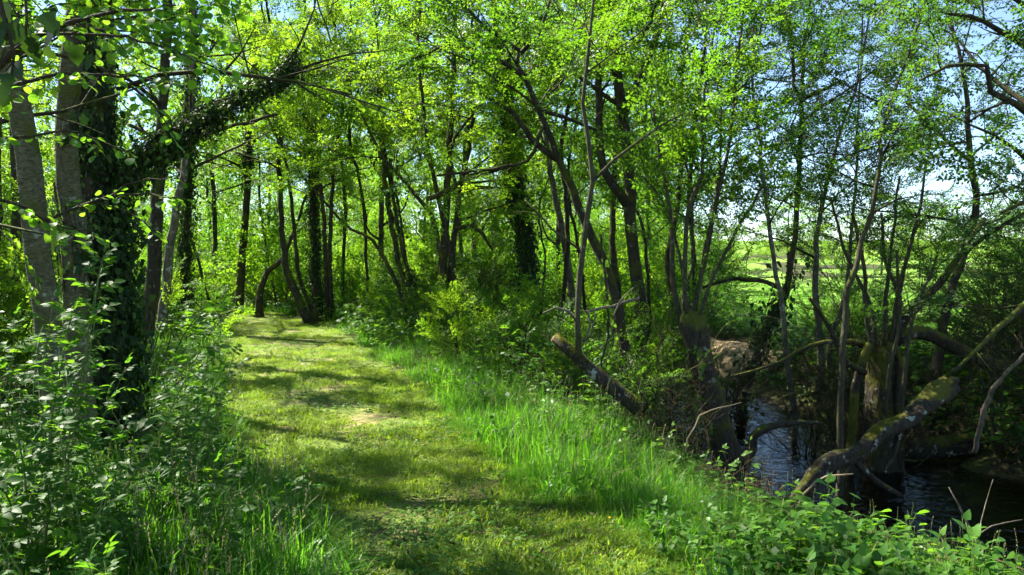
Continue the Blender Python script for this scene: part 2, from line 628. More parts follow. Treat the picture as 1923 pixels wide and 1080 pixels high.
def spray(leafmat, leaf_len=.05, wid=.34, length=.8, nside=14, gap=.030, upj=.38, droop=.15, wood='twig'):
    mb = MB()
    n = 9
    t = np.linspace(0, 1, n)
    main = np.stack([t * length, .05 * np.sin(t * 4 + rng.random() * 6), -droop * length * t * t + .03 * np.sin(t * 7 + rng.random() * 6)], 1)
    tube(mb, main, np.linspace(.0055, .0015, n), 3, 1, cap=False)

    def leaves(pl, r0):
        seg = np.linalg.norm(np.diff(pl, axis=0), axis=1)
        cum = np.concatenate([[0], np.cumsum(seg)])
        s = r0
        side = 1
        while s < cum[-1]:
            p = np.array([np.interp(s, cum, pl[:, k]) for k in range(3)])
            i = min(len(pl) - 2, np.searchsorted(cum, s) - 1 if s > 0 else 0)
            d = unit(pl[i + 1] - pl[i])
            sd = unit(np.cross([0, 0, 1], d)) * side
            ax = jit(d * .6 + sd * .8 + np.array([0, 0, -.15]), .28)
            nr = jit([0, 0, 1], upj)
            L = leaf_len * rng.uniform(.55, 1.25)
            add_leaf4(mb, p + ax * .008, ax, nr, L, L * wid)
            side = -side
            s += gap * rng.uniform(.6, 1.4)
        add_leaf4(mb, pl[-1], jit(unit(pl[-1] - pl[-2]), .2), jit([0, 0, 1], upj), leaf_len, leaf_len * wid)

    leaves(main, .15)
    for i in range(nside):
        tt = .12 + .8 * i / nside + rng.uniform(-.03, .03)
        p = np.array([np.interp(tt, t, main[:, k]) for k in range(3)])
        sg = 1 if i % 2 else -1
        L = length * rng.uniform(.28, .5) * (1.05 - .65 * tt)
        d = unit([math.cos(.85), sg * math.sin(.85), rng.uniform(-.25, .4)])
        m = 5
        q = [p]
        for k in range(m - 1):
            d = unit(d + rng.normal(0, .13, 3) + np.array([.05, 0, -.04]))
            q.append(q[-1] + d * L / (m - 1))
        q = np.array(q)
        tube(mb, q, np.linspace(.003, .001, m), 3, 1, cap=False)
        leaves(q, .03)
    return mb.mesh('spray', [M[leafmat], M[wood]])


for key, kw in (('lime', dict(leafmat='lime', leaf_len=.052, wid=.37, gap=.027)),
                ('mid', dict(leafmat='mid', leaf_len=.050, wid=.36, gap=.027)),
                ('cool', dict(leafmat='cool', leaf_len=.043, wid=.35, gap=.027, nside=13)),
                ('hazel', dict(leafmat='hazel', leaf_len=.07, wid=.42, gap=.05, nside=9))):
    proto_collection(key, [lambda kw=kw: spray(**kw) for _ in range(6)])


def bare_spray():
    mb = MB()
    n = 9
    t = np.linspace(0, 1, n)
    main = np.stack([t, .09 * np.sin(t * 5 + rng.random() * 6), .09 * np.sin(t * 6 + rng.random() * 6)], 1)
    tube(mb, main, np.linspace(.006, .0015, n), 3, 0, cap=False)
    for i in range(9):
        tt = rng.uniform(.1, .95)
        p = np.array([np.interp(tt, t, main[:, k]) for k in range(3)])
        d = unit([rng.uniform(.2, 1), rng.normal(0, .7), rng.normal(0, .7)])
        L = rng.uniform(.15, .5)
        q = [p]
        for k in range(4):
            d = unit(d + rng.normal(0, .22, 3))
            q.append(q[-1] + d * L / 4)
        tube(mb, np.array(q), np.linspace(.0035, .001, 5), 3, 0, cap=False)
    return mb.mesh('bare_spray', [M['twig']])


proto_collection('bare', [bare_spray for _ in range(4)])


def ivy_clump(L=.065, n=22, s=.13):
    mb = MB()
    for i in range(n):
        p = np.array([abs(rng.normal(0, .035)) + .01, rng.normal(0, s), rng.normal(0, s)])
        ax = jit([.25, rng.normal(0, .5), -1], .2)
        add_leaf(mb, p, ax, jit([1, 0, .35], .35), L * rng.uniform(.5, 1.3), IVYL, .1, .1, 2 if rng.random() < .07 else 0)
    for i in range(3):
        q = np.array([[.01, rng.normal(0, .05), -.2], [.015, rng.normal(0, .05), 0], [.01, rng.normal(0, .05), .2]])
        tube(mb, q, .004, 3, 1, cap=False)
    return mb.mesh('ivy_clump', [M['ivy'], M['twig'], M['herb']])


proto_collection('ivy', [ivy_clump for _ in range(5)])


def blade(mb, p, az, L, W, bend, mat=0, rnd=None, segs=3):
    d = np.array([math.cos(az), math.sin(az), 0])
    sd = np.array([-d[1], d[0], 0])
    v = []
    for k in range(segs + 1):
        t = k / segs
        c = p + d * (bend * L * t * t) + np.array([0, 0, L * t * (1 - .45 * bend * t)])
        w = W * (1 - t ** 1.6)
        if k < segs:
            v += [c - sd * w, c + sd * w]
        else:
            v.append(c)
    f = [(2 * k, 2 * k + 1, 2 * k + 3, 2 * k + 2) for k in range(segs - 1)] + [(2 * segs - 2, 2 * segs - 1, 2 * segs)]
    mb.add(v, f, mat, rng.random() if rnd is None else rnd)


def turf_tuft():
    mb = MB()
    for i in range(16):
        blade(mb, np.array([*rng.normal(0, .035, 2), 0]), rng.uniform(0, 6.28), rng.uniform(.025, .075), rng.uniform(.0014, .0028), rng.uniform(.3, 1.3), segs=2)
    for i in range(5):
        p = np.array([*rng.normal(0, .04, 2), rng.uniform(.008, .022)])
        for k in range(3):
            a = k * 2.09 + rng.random()
            add_leaf4(mb, p, [math.cos(a), math.sin(a), .1], jit([0, 0, 1], .2), .013, .006)
    return mb.mesh('turf_tuft', [M['turf']])


def tall_tuft(hmin=.18, hmax=.5, n=14, w=.0028):
    mb = MB()
    for i in range(n):
        blade(mb, np.array([*rng.normal(0, .04, 2), 0]), rng.uniform(0, 6.28), rng.uniform(hmin, hmax), rng.uniform(.6, 1.2) * w, rng.uniform(.1, .95), segs=4, mat=0)
    if rng.random() < .4:
        h = rng.uniform(hmax * .9, hmax * 1.25)
        p = np.array([0, 0, 0.])
        q = np.array([[0, 0, 0], [.02, .01, h * .5], [.06 * rng.normal(), .05 * rng.normal(), h]])
        tube(mb, q, [.0016, .0013, .0008], 3, 0, cap=False)
        for k in range(7):
            c = q[1] + (q[2] - q[1]) * (.6 + .4 * k / 7)
            add_leaf4(mb, c, jit([0, 0, 1], .35), jit([1, 0, 0], .4), .018, .003, mat=1)
    return mb.mesh('tall_tuft', [M['tall'], M['dry']])


def patch(kind, size, count):
    """a round patch of many tufts"""
    mb = MB()
    for t in range(count):
        a, r = rng.uniform(0, 6.28), size * math.sqrt(rng.random())
        c = np.array([math.cos(a) * r, math.sin(a) * r, 0])
        if kind == 'turf':
            for i in range(13):
                blade(mb, c + np.array([*rng.normal(0, .03, 2), 0]), rng.uniform(0, 6.28), rng.uniform(.02, .07), rng.uniform(.0015, .003), rng.uniform(.3, 1.3), segs=2)
            if rng.random() < .5:
                p = c + np.array([*rng.normal(0, .03, 2), rng.uniform(.008, .025)])
                for k in range(3):
                    a2 = k * 2.09 + rng.random()
                    add_leaf4(mb, p, [math.cos(a2), math.sin(a2), .1], jit([0, 0, 1], .2), .013, .006)
        else:
            h0, h1 = kind
            hs_ = rng.uniform(.6, 1.0)
            for i in range(8):
                blade(mb, c + np.array([*rng.normal(0, .035, 2), 0]), rng.uniform(0, 6.28), hs_ * rng.uniform(h0 * .7, h1), rng.choice([.002, .003, .0055]), rng.uniform(.08, 1.0) if rng.random() < .75 else rng.uniform(1.0, 1.7), 1 if rng.random() < .04 else 0, segs=4)
            if rng.random() < .10:
                h = rng.uniform(h1 * .95, h1 * 1.3)
                q = c + np.array([[0, 0, 0], [.02, .01, h * .5], [.05 * rng.normal(), .05 * rng.normal(), h]])
                tube(mb, q, [.0016, .0013, .0008], 3, 0, cap=False)
                for k in range(7):
                    e = q[1] + (q[2] - q[1]) * (.6 + .4 * k / 7)
                    add_leaf4(mb, e, jit([0, 0, 1], .35), jit([1, 0, 0], .4), .018, .003, mat=1)
    return mb.mesh('grass_patch', [M['turf' if kind == 'turf' else 'tall'], M['dry']])


proto_collection('turf', [lambda: patch('turf', .22, 26) for _ in range(4)])
proto_collection('tall', [lambda: patch((.2, .5), .17, 9) for _ in range(4)] + [lambda: patch((.12, .32), .17, 12) for _ in range(2)])


def herb_upright(h=.3, L=.055, prof=OVATE, mat='herb', pairs=6):
    mb = MB()
    n = 5
    lean = rng.normal(0, .12, 2)
    q = np.stack([lean[0] * np.linspace(0, 1, n) ** 1.5 * h * 2, lean[1] * np.linspace(0, 1, n) ** 1.5 * h * 2, np.linspace(0, h, n)], 1)
    tube(mb, q, np.linspace(.0028, .0012, n), 3, 1, cap=False)
    a = rng.uniform(0, 6.28)
    for k in range(pairs):
        t = .25 + .75 * k / (pairs - 1)
        c = np.array([np.interp(t, np.linspace(0, 1, n), q[:, j]) for j in range(3)])
        a += 1.57 + rng.normal(0, .2)
        for s in (0, 3.14159):
            ax = [math.cos(a + s), math.sin(a + s), rng.uniform(-.3, .5)]
            add_leaf(mb, c, ax, jit([0, 0, 1], .25), L * rng.uniform(.7, 1.2) * (1.15 - .5 * t), prof, .15, .25, 0)
    return mb.mesh('herb', [M[mat], M['stalk']])


def herb_rosette(L=.09, n=9):
    mb = MB()
    for i in range(n):
        a = i * 2.4 + rng.random()
        ax = [math.cos(a), math.sin(a), rng.uniform(.15, 1.1)]
        add_leaf(mb, np.array([0, 0, .01]), ax, jit([0, 0, 1], .2), L * rng.uniform(.6, 1.2), OVATE, .15, .35, 0)
    return mb.mesh('herb', [M['herb']])


def herb_trifoliate(h=.22, n=7, L=.055, mat='herb'):
    mb = MB()
    for i in range(n):
        a = i * 2.4 + rng.random()
        r = rng.uniform(.03, .16)
        hh = h * rng.uniform(.5, 1.1)
        tip = np.array([math.cos(a) * r, math.sin(a) * r, hh])
        tube(mb, np.array([[0, 0, 0], tip * np.array([.4, .4, .65]), tip]), [.002, .0016, .001], 3, 1, cap=False)
        for k in (-1.1, 0, 1.1):
            ax = [math.cos(a + k), math.sin(a + k), rng.uniform(-.2, .25)]
            add_leaf(mb, tip, ax, jit([0, 0, 1], .25), L * rng.uniform(.75, 1.2), OVATE, .15, .2, 0)
    return mb.mesh('herb', [M[mat], M['stalk']])


proto_collection('herb', [lambda: herb_upright(.28), lambda: herb_upright(.4, .06, HEART, 'nettle', 7), lambda: herb_rosette(), lambda: herb_trifoliate(),
                          lambda: herb_trifoliate(.3, 9, .065, 'elder'), lambda: herb_upright(.2, .04)])
proto_collection('lowherb', [lambda: herb_rosette(.05, 7), lambda: herb_trifoliate(.06, 8, .022), lambda: herb_trifoliate(.1, 6, .03, 'nettle'), lambda: herb_upright(.1, .028)])


def litter():
    mb = MB()
    for i in range(7):
        p = np.array([*rng.normal(0, .15, 2), rng.uniform(.005, .03)])
        add_leaf4(mb, p, jit([1, 0, 0], 1.), jit([0, 0, 1], .5), rng.uniform(.025, .045), .011)
    for i in range(3):
        a = rng.uniform(0, 3.14)
        c = np.array([*rng.normal(0, .15, 2), .015])
        d = np.array([math.cos(a), math.sin(a), rng.normal(0, .15)]) * rng.uniform(.05, .2)
        tube(mb, np.array([c - d, c, c + d]), .003, 3, 0, cap=False)
    return mb.mesh('litter', [M['brown_leaf']])


proto_collection('litter', [litter for _ in range(3)])

def moss_tuft():
    mb = MB()
    for i in range(46):
        a, r = rng.uniform(0, 6.28), .045 * math.sqrt(rng.random())
        blade(mb, np.array([math.cos(a) * r, math.sin(a) * r, -.008]), rng.uniform(0, 6.28), rng.uniform(.012, .03) * (1.2 - r / .06), .0022, rng.uniform(.1, .8), segs=2)
    return mb.mesh('moss_tuft', [M['moss']])


proto_collection('moss', [moss_tuft for _ in range(3)])

# ------------------------------------------------------------------ scattering (one point mesh, geometry nodes put the prototypes on it)
NG = {}


def scatter_group(key):
    if key in NG:
        return NG[key]
    ng = bpy.data.node_groups.new('scatter_' + key, 'GeometryNodeTree')
    ng.interface.new_socket('Geometry', in_out='INPUT', socket_type='NodeSocketGeometry')
    ng.interface.new_socket('Geometry', in_out='OUTPUT', socket_type='NodeSocketGeometry')
    N, L = ng.nodes.new, ng.links.new
    gi, go = N('NodeGroupInput'), N('NodeGroupOutput')
    ci = N('GeometryNodeCollectionInfo')
    ci.inputs['Collection'].default_value = PROTO[key][0]
    ci.inputs['Separate Children'].default_value = True
    ci.inputs['Reset Children'].default_value = True
    io = N('GeometryNodeInstanceOnPoints')
    io.inputs['Pick Instance'].default_value = True

    def attr(nm, typ):
        a = N('GeometryNodeInputNamedAttribute')
        a.data_type = typ
        a.inputs['Name'].default_value = nm
        return a.outputs['Attribute']

    L(gi.outputs[0], io.inputs['Points'])
    L(ci.outputs[0], io.inputs['Instance'])
    L(attr('idx', 'INT'), io.inputs['Instance Index'])
    e2r = N('FunctionNodeEulerToRotation')
    L(attr('rot', 'FLOAT_VECTOR'), e2r.inputs[0])
    L(e2r.outputs[0], io.inputs['Rotation'])
    L(attr('scl', 'FLOAT'), io.inputs['Scale'])
    L(io.outputs[0], go.inputs[0])
    NG[key] = ng
    return ng


def scatter(name, key, pos, rot, scl, parent=None, off=(0, 0, 0)):
    pos = np.asarray(pos, np.float32) - np.asarray(off, np.float32)
    n = len(pos)
    me = bpy.data.meshes.new(name)
    me.vertices.add(n)
    me.vertices.foreach_set('co', pos.ravel())
    a = me.attributes.new('rot', 'FLOAT_VECTOR', 'POINT')
    a.data.foreach_set('vector', np.asarray(rot, np.float32).ravel())
    a = me.attributes.new('scl', 'FLOAT', 'POINT')
    a.data.foreach_set('value', np.asarray(scl, np.float32))
    a = me.attributes.new('idx', 'INT', 'POINT')
    a.data.foreach_set('value', rng.integers(0, PROTO[key][1], n).astype(np.int32))
    o = bpy.data.objects.new(name, me)
    COL.objects.link(o)
    md = o.modifiers.new('scatter', 'NODES')
    md.node_group = scatter_group(key)
    if parent is not None:
        o.parent = parent
    tag(o, kind='stuff')
    return o


def eul_from_dir(d, roll=0.0, up=(0, 0, 1)):
    """euler that turns +X onto d with +Z as near to up as it goes"""
    x = unit(d)
    y = np.cross(up, x)
    if np.linalg.norm(y) < 1e-3:
        y = np.array([0, 1., 0])
    y = unit(y)
    z = np.cross(x, y)
    if roll:
        c, s = math.cos(roll), math.sin(roll)
        y, z = y * c + z * s, z * c - y * s
    m = Matrix(((x[0], y[0], z[0]), (x[1], y[1], z[1]), (x[2], y[2], z[2])))
    return tuple(m.to_euler())


# patches of ground that the sun reaches: crowns are open where they would shade them (x, y, rx, ry, keep)
LIT = []
# stripes of shade across the path, by distance across the shadows' direction (centre, half width)
BANDS = [(6.45, .15), (4.45, .05), (3.5, .05), (7.9, .04), (9.4, .07), (10.7, .07), (11.6, .07)]


def open_to_sun(p):
    """how open the crown is where its shade would fall: 0 = closed"""
    t = (p[2]) / SUND[2]
    gx, gy = p[0] - SUND[0] * t, p[1] - SUND[1] * t
    if 3.7 < gy < 21 and abs(float(path_s(gx, gy))) < 1.9:
        c = .588 * gx + .809 * gy
        al = .809 * gx - .588 * gy
        c += .13 * math.sin(al * 2.3 + c * 1.7) + .06 * math.sin(al * 6.1)
        for (b, hw) in BANDS:
            if abs(c - b) < hw:
                return 0.0
        return 0.985
    o = 0.0
    for (x, y, rx, ry, k) in LIT:
        if ((gx - x) / rx) ** 2 + ((gy - y) / ry) ** 2 < 1:
            o = max(o, k)
    return o

LIT += [(-4.6, 16.2, 1.5, 2.6, .93), (-3.3, 12.3, 1.6, 1.7, .95), (-1.5, 7.7, 1.7, 1.0, .95), (0.9, 6.2, 1.3, 1.3, .9), (-0.5, 4.25, .9, .45, .9),
        (-1.0, 5.35, .5, .3, .8), (1.7, 4.1, 1.5, 1.3, .92), (-2.9, 5.2, .9, 1.0, .6), (-3.6, 8.5, .8, 1.2, .6), (1.0, 12.5, 1.2, 1.5, .5),
        (-2.0, 4.0, .7, .7, .7)]


# ------------------------------------------------------------------ trees
def limb_line(p0, d0, L, up=0.02, wob=.13, step=.22):
    n = max(4, int(L / step))
    q = [np.asarray(p0, float)]
    d = unit(d0)
    for k in range(n):
        d = unit(d + rng.normal(0, wob, 3) + np.array([0, 0, up]))
        q.append(q[-1] + d * L / n)
    return np.array(q)


FAR = {}


def far_sprays():
    out = []
    for _ in range(5):
        v, q = [], []
        for i in range(150):
            t = rng.random() ** .8
            p = np.array([t * .85, rng.normal(0, .17) * (1.1 - t), rng.normal(0, .05) - .1 * t * t])
            ax = jit([.6, np.sign(p[1]) * .7, -.1], .4)
            nr = jit([0, 0, 1], .45)
            sd = unit(np.cross(nr, ax))
            up = np.cross(ax, sd)
            L = .058 * rng.uniform(.6, 1.25)
            b = len(v)
            v += [p, p + ax * L * .4 + sd * L * .36 + up * L * .08, p + ax * L, p + ax * L * .4 - sd * L * .36 + up * L * .08]
            q.append((b, b + 1, b + 2, b + 3))
        out.append((np.array(v), np.array(q)))
    return out


FAR['s'] = far_sprays()


def far_crown(name, leaf, crown, parent, off):
    vs, qs, n = [], [], 0
    for p, r, s in zip(crown.pos, crown.rot, crown.scl):
        v, q = FAR['s'][rng.integers(0, 5)]
        m = np.array(Euler(r).to_matrix())
        vs.append((v * s) @ m.T + p - off)
        qs.append(q + n)
        n += len(v)
    v, q = np.concatenate(vs), np.concatenate(qs)
    me = bpy.data.meshes.new(name)
    me.vertices.add(len(v))
    me.vertices.foreach_set('co', v.astype(np.float32).ravel())
    me.loops.add(q.size)
    me.loops.foreach_set('vertex_index', q.astype(np.int32).ravel())
    me.polygons.add(len(q))
    me.polygons.foreach_set('loop_start', np.arange(0, q.size, 4, dtype=np.int32))
    me.polygons.foreach_set('loop_total', np.full(len(q), 4, np.int32))
    a = me.attributes.new('rnd', 'FLOAT', 'FACE')
    a.data.foreach_set('value', rng.random(len(q)).astype(np.float32))
    me.materials.append(M[leaf])
    me.update(calc_edges=True)
    o = bpy.data.objects.new(name, me)
    COL.objects.link(o)
    o.parent = parent
    return tag(o, kind='stuff')


class Crown:
    def __init__(self):
        self.pos, self.rot, self.scl = [], [], []

    def put(self, p, d, s, roll=None):
        if p[2] < hz(p[0], p[1]) + .05:
            return
        if rng.random() < open_to_sun(p):
            return
        self.pos.append(p)
        self.rot.append(eul_from_dir(d, rng.normal(0, .5) if roll is None else roll))
        self.scl.append(s)


DENS = 1.12


def dress(mb, crown, q, r, dens=1.0, sub=True, t0=.2, spr=1.0, sublen=.42, bare=0.0):
    """sub-branches along limb q (added to the limb's own mesh) and leaf sprays on them"""
    L = np.linalg.norm(np.diff(q, axis=0), axis=1).sum()
    n = len(q)
    dens = dens * DENS
    gap = .30 / max(.2, dens)
    cnt = max(2, int(L * (1 - t0) / gap))
    ph = rng.uniform(0, 6.28)
    for k in range(cnt):
        t = t0 + (1 - t0) * (k + rng.random() * .7) / cnt
        i = min(n - 2, int(t * (n - 1)))
        p = q[i] + (q[i + 1] - q[i]) * (t * (n - 1) - i)
        d = unit(q[i + 1] - q[i])
        a = unit(np.cross(d, [0, 0, 1]) + 1e-6)
        b = np.cross(d, a)
        ph += 2.6 + rng.normal(0, .5)
        sd = a * math.cos(ph) + b * math.sin(ph) * .75
        dd = unit(d * .65 + sd * .8 + np.array([0, 0, .12]))
        sl = max(.25, L * sublen * (1.05 - .75 * t) * rng.uniform(.6, 1.2))
        if sub:
            sq = limb_line(p, dd, sl, .015, .16, .2)
            rr = np.interp(t, np.linspace(0, 1, n), r) * .55
            tube(mb, sq, np.linspace(max(.004, rr), .003, len(sq)), 4, 0, cap=False)
            ns = max(1, int(sl / .33 * dens))
            for j in range(ns):
                u = (j + .6) / ns
                ii = min(len(sq) - 2, int(u * (len(sq) - 1)))
                e = unit(sq[ii + 1] - sq[ii])
                s2 = unit(np.cross([0, 0, 1], e) + 1e-6) * (1 if j % 2 else -1)
                if rng.random() >= bare:
                    crown.put(sq[ii], jit(e * .8 + s2 * .75, .25), spr * rng.uniform(.7, 1.15))
            if rng.random() >= bare:
                crown.put(sq[-1], jit(unit(sq[-1] - sq[-2]), .15), spr * rng.uniform(.75, 1.1))
        elif rng.random() >= bare:
            crown.put(p, dd, spr * rng.uniform(.7, 1.15))
    if rng.random() >= bare:
        crown.put(q[-1], unit(q[-1] - q[-2]), spr)


def stem_line(px, top=None, root=True):
    pts = [P(*a[:3]) for a in px]
    if root:
        b = pts[0].copy()
        b[2] = hz(b[0], b[1]) - .08
        if pts[0][2] - b[2] > .25:
            pts = [b] + pts
        else:
            pts[0] = b
    pts = np.array(pts)
    if top is not None and pts[-1][2] < top:
        d = unit(pts[-1] - pts[-2])
        p = pts[-1]
        ext = []
        while p[2] < top:
            d = unit(d + rng.normal(0, .07, 3) + np.array([0, 0, .18]))
            p = p + d * .6
            ext.append(p)
        pts = np.vstack([pts, ext])
    return pts


def add_ivy(parent, base, lines, dens=14, rad=1.0, scale=1.0):
    """ivy leaves on the outside of stems: lines = [(points, radii, from, to)]"""
    pos, rot, scl = [], [], []
    for (q, r, a, b) in lines:
        t, A, B = frames(q)
        L = np.linalg.norm(np.diff(q, axis=0), axis=1).sum()
        for k in range(int(L * (b - a) * dens)):
            u = a + (b - a) * rng.random()
            i = min(len(q) - 2, int(u * (len(q) - 1)))
            f = u * (len(q) - 1) - i
            th = rng.uniform(0, 6.28)
            o = A[i] * math.cos(th) + B[i] * math.sin(th)
            rr = (r[i] * .95 + abs(rng.normal(0, .05)) * rad * (1.15 - .6 * u))
            pos.append(q[i] * (1 - f) + q[i + 1] * f + o * rr)
            rot.append(eul_from_dir(jit(o, .2)))
            scl.append(scale * rng.uniform(.7, 1.25) * (1 - .55 * max(0, u - .45) / .55 * (b >= 1 and len(lines) > 1)))
    return scatter('ivy', 'ivy', pos, rot, scl, parent, base)


def tree(name, label, stems, cat='tree', leaf='mid', bark='bark', group=None, n=10, z0=1.8, top=9.0, ll=2.4, dens=1.0, spr=1.0, limbs=(), ivy=None,
         elev=(.1, .7), bare=0.0, bias=None, taper=.35, sides=12, limbdens=None, rough=.035, flare=1.5, far=False, root=True):
    """stems / limbs: traced lines [[(x, y, depth, width px), ...], ...]; n limbs of about ll metres grow from each stem above z0"""
    seed(label + str(n))
    lines = []
    for st in stems:
        q = stem_line(st, top, root)
        w = [a[3] / FPX * a[2] * .5 * (.64 if a[2] > 10.9 else 1) for a in st]
        if len(q) > len(st):
            k = len(q) - len(st)
            rooted = 1 if root and (P(*st[0][:3])[2] - (hz(P(*st[0][:3])[0], P(*st[0][:3])[1]) - .08)) > .25 else 0
            w = [w[0]] * rooted + w
            k -= rooted
            if k > 0:
                w = w + list(np.linspace(w[-1], w[-1] * .35, k + 1)[1:])
        q2, par = resample(q, .25)
        r = np.interp(par, np.linspace(0, 1, len(w)), w)
        q2[1:-1] += rng.normal(0, .012, (len(q2) - 2, 3))
        h = q2[:, 2] - q2[0, 2]
        r = r * (1 + (flare - 1) * np.exp(-h / .22))
        lines.append((q2, r))
    base = lines[0][0][0].copy()
    base[2] += .08
    top_ = empty(name, base)
    root = top_
    tag(root, label, cat, group)
    crown = Crown()
    for (q, r) in lines:
        mb = MB()
        tube(mb, q, r, sides, 0, rough)
        mb.obj('trunk' if len(lines) == 1 and cat != 'branch' else 'stem', M[bark], root, True, base)
    for lb in limbs:
        opt = lb[-1] if isinstance(lb[-1], dict) else {}
        pp = [a for a in lb if not isinstance(a, dict)]
        q, par = resample([P(*a[:3]) for a in pp], .18)
        q[1:-1] += rng.normal(0, .008, (len(q) - 2, 3))
        r = np.interp(par, np.linspace(0, 1, len(pp)), [a[3] / FPX * a[2] * .5 for a in pp])
        mb = MB()
        tube(mb, q, r, 8, 0, .03)
        if opt.get('leafy', 1):
            dress(mb, crown, q, r, opt.get('dens', dens), True, opt.get('t0', .3), spr, opt.get('sub', .35), opt.get('bare', bare))
        mb.obj('limb', M[opt.get('bark', bark)], root, True, base)
    for (q, r) in lines:
        hh = q[:, 2]
        ztop = hh[-1]
        az = rng.uniform(0, 6.28)
        for k in range(n):
            z = z0 + (ztop - z0) * ((k + .5 * rng.random()) / n) ** 1.0
            i = int(np.argmin(np.abs(hh - z)))
            i = min(max(i, 1), len(q) - 2)
            az += 2.4 + rng.normal(0, .35)
            e = rng.uniform(*elev)
            d = np.array([math.cos(az) * math.cos(e), math.sin(az) * math.cos(e), math.sin(e)])
            if bias is not None:
                d = unit(d + np.asarray(bias))
            fr = (z - z0) / max(.1, ztop - z0)
            L = ll * rng.uniform(.65, 1.2) * (1.1 - .6 * fr)
            lq = limb_line(q[i], d, L, .01, .12)
            lr = np.linspace(min(r[i] * .5, .05), .006, len(lq))
            mb = MB()
            tube(mb, lq, lr, 5, 0)
            dress(mb, crown, lq, lr, dens if limbdens is None else limbdens, True, .18, spr, .42, bare)
            mb.obj('limb', M['twig'], root, True, base)
        if dens > 0:
            crown.put(q[-1], np.array([.1, 0, 1]), spr)
    if crown.pos:
        (far_crown('crown', leaf, crown, root, base) if far else scatter('crown', leaf, crown.pos, crown.rot, crown.scl, root, base))
    if crown.pos and not far and len(crown.pos) > 25:
        m = rng.integers(0, len(crown.pos), max(8, len(crown.pos) // 7))
        scatter('twigs', 'bare', np.array(crown.pos)[m], np.array(crown.rot)[m] + rng.normal(0, .4, (len(m), 3)), rng.uniform(.6, 1.2, len(m)), top_, base)
    if ivy:
        ln = []
        for (si, a, b) in ivy['on']:
            q, r = lines[si]
            ln.append((q, r, a, b))
        add_ivy(root, base, ln, ivy.get('dens', 14), ivy.get('rad', 1), ivy.get('scale', 1))
    return root


def shrub(name, label, loc, h, spread, leaf='mid', nst=7, dens=1.0, spr=.8, cat='shrub', group=None, bark='twig', bare=0.0, lean=(0, 0), far=False):
    seed(label + str(loc))
    b = np.array([loc[0], loc[1], hz(*loc)])
    root = empty(name, b)
    tag(root, label, cat, group)
    cr = Crown()
    az = rng.uniform(0, 6.28)
    for k in range(nst):
        az += 2.4
        e = rng.uniform(.45, 1.3)
        d = np.array([math.cos(az) * math.cos(e) * spread / h + lean[0], math.sin(az) * math.cos(e) * spread / h + lean[1], math.sin(e)])
        L = h * rng.uniform(.75, 1.15)
        q = limb_line(b + np.array([*rng.normal(0, .06, 2), -.05]), d, L, -.02, .13, .16)
        r = np.linspace(.013, .004, len(q))
        mb = MB()
        tube(mb, q, r, 5, 0)
        dress(mb, cr, q, r, dens, True, .08, spr, .38, bare)
        mb.obj('stem', M[bark], root, True, b)
    if cr.pos:
        (far_crown('foliage', leaf, cr, root, b) if far else scatter('foliage', leaf, cr.pos, cr.rot, cr.scl, root, b))
    return root


# --- left of the path
tree('tree', 'smooth grey trunk leaning slightly at the far edge beside dark hanging ivy', [[(95, 700, 5.2, 46), (75, 490, 5.2, 45), (60, 380, 5.2, 44), (46, 300, 5.2, 43), (30, 200, 5.2, 41), (16, 110, 5.2, 39), (0, -60, 5.2, 37)]],
     bark='bark_grey', leaf='lime', n=6, z0=3.4, top=8, ll=1.8, dens=.9, sides=18, rough=.02)
tree('tree', 'upright grey trunk standing against the ivy covered tree', [[(152, 760, 5.9, 43), (142, 500, 5.9, 42), (130, 350, 5.9, 41), (124, 260, 5.9, 40), (130, 150, 5.9, 39), (140, 60, 5.9, 37), (150, -40, 5.9, 35)]],
     bark='bark_grey', leaf='lime', n=7, z0=3.2, top=9, ll=1.9, dens=.9, sides=18, rough=.02, ivy=dict(on=[(0, .12, .5)], dens=5, rad=.3))
tree('ivy_tree', 'thick trunk wrapped in dark ivy with a long leaning ivy covered limb', [[(200, 860, 6.4, 66), (205, 600, 6.4, 62), (190, 450, 6.4, 60), (178, 300, 6.4, 55), (172, 150, 6.4, 50), (168, 0, 6.4, 46)],
     [(205, 380, 6.45, 34), (270, 292, 6.5, 32), (330, 258, 6.5, 28), (390, 222, 6.5, 24), (480, 168, 6.5, 15), (535, 142, 6.5, 9), (552, 100, 6.5, 6)]],
     bark='bark', leaf='lime', n=0, top=None, dens=0, ivy=dict(on=[(0, 0, 1), (1, 0, 1)], dens=150, rad=.6, scale=.66), flare=1.2,
     limbs=[[(520, 150, 6.5, 7), (590, 118, 6.5, 5), (660, 100, 6.4, 3), (730, 95, 6.4, 2), {'dens': .9, 't0': .1}], [(545, 118, 6.5, 6), (565, 70, 6.5, 4), (590, 15, 6.5, 3), (600, -40, 6.5, 2), {'dens': .9, 't0': .1}], [(535, 140, 6.5, 5), (575, 165, 6.4, 4), (630, 200, 6.3, 2), {'dens': .7, 't0': .2}]])
tree('tree', 'tall trunk with its sunlit side turned from the path, base in long grass', [[(272, 640, 13, 42), (283, 560, 13, 40), (294, 400, 13, 36), (300, 300, 13, 33), (306, 200, 13, 30), (311, 100, 13, 28), (316, 0, 13, 26)]],
     bark='bark', leaf='lime', n=9, z0=3.0, top=11, ll=2.6, dens=.9, sides=14,
     limbs=[[(300, 290, 13, 14), (350, 262, 12.4, 11), (430, 238, 11.9, 8), (520, 215, 11.4, 5), {'dens': 1.5, 't0': .15, 'sub': .3}], [(302, 250, 13, 12), (380, 200, 12.6, 9), (470, 170, 12.2, 6), (560, 150, 11.8, 4), {'dens': 1.5, 't0': .2, 'sub': .3}]])  # limbs added so their leaves lay a band of shade across the path
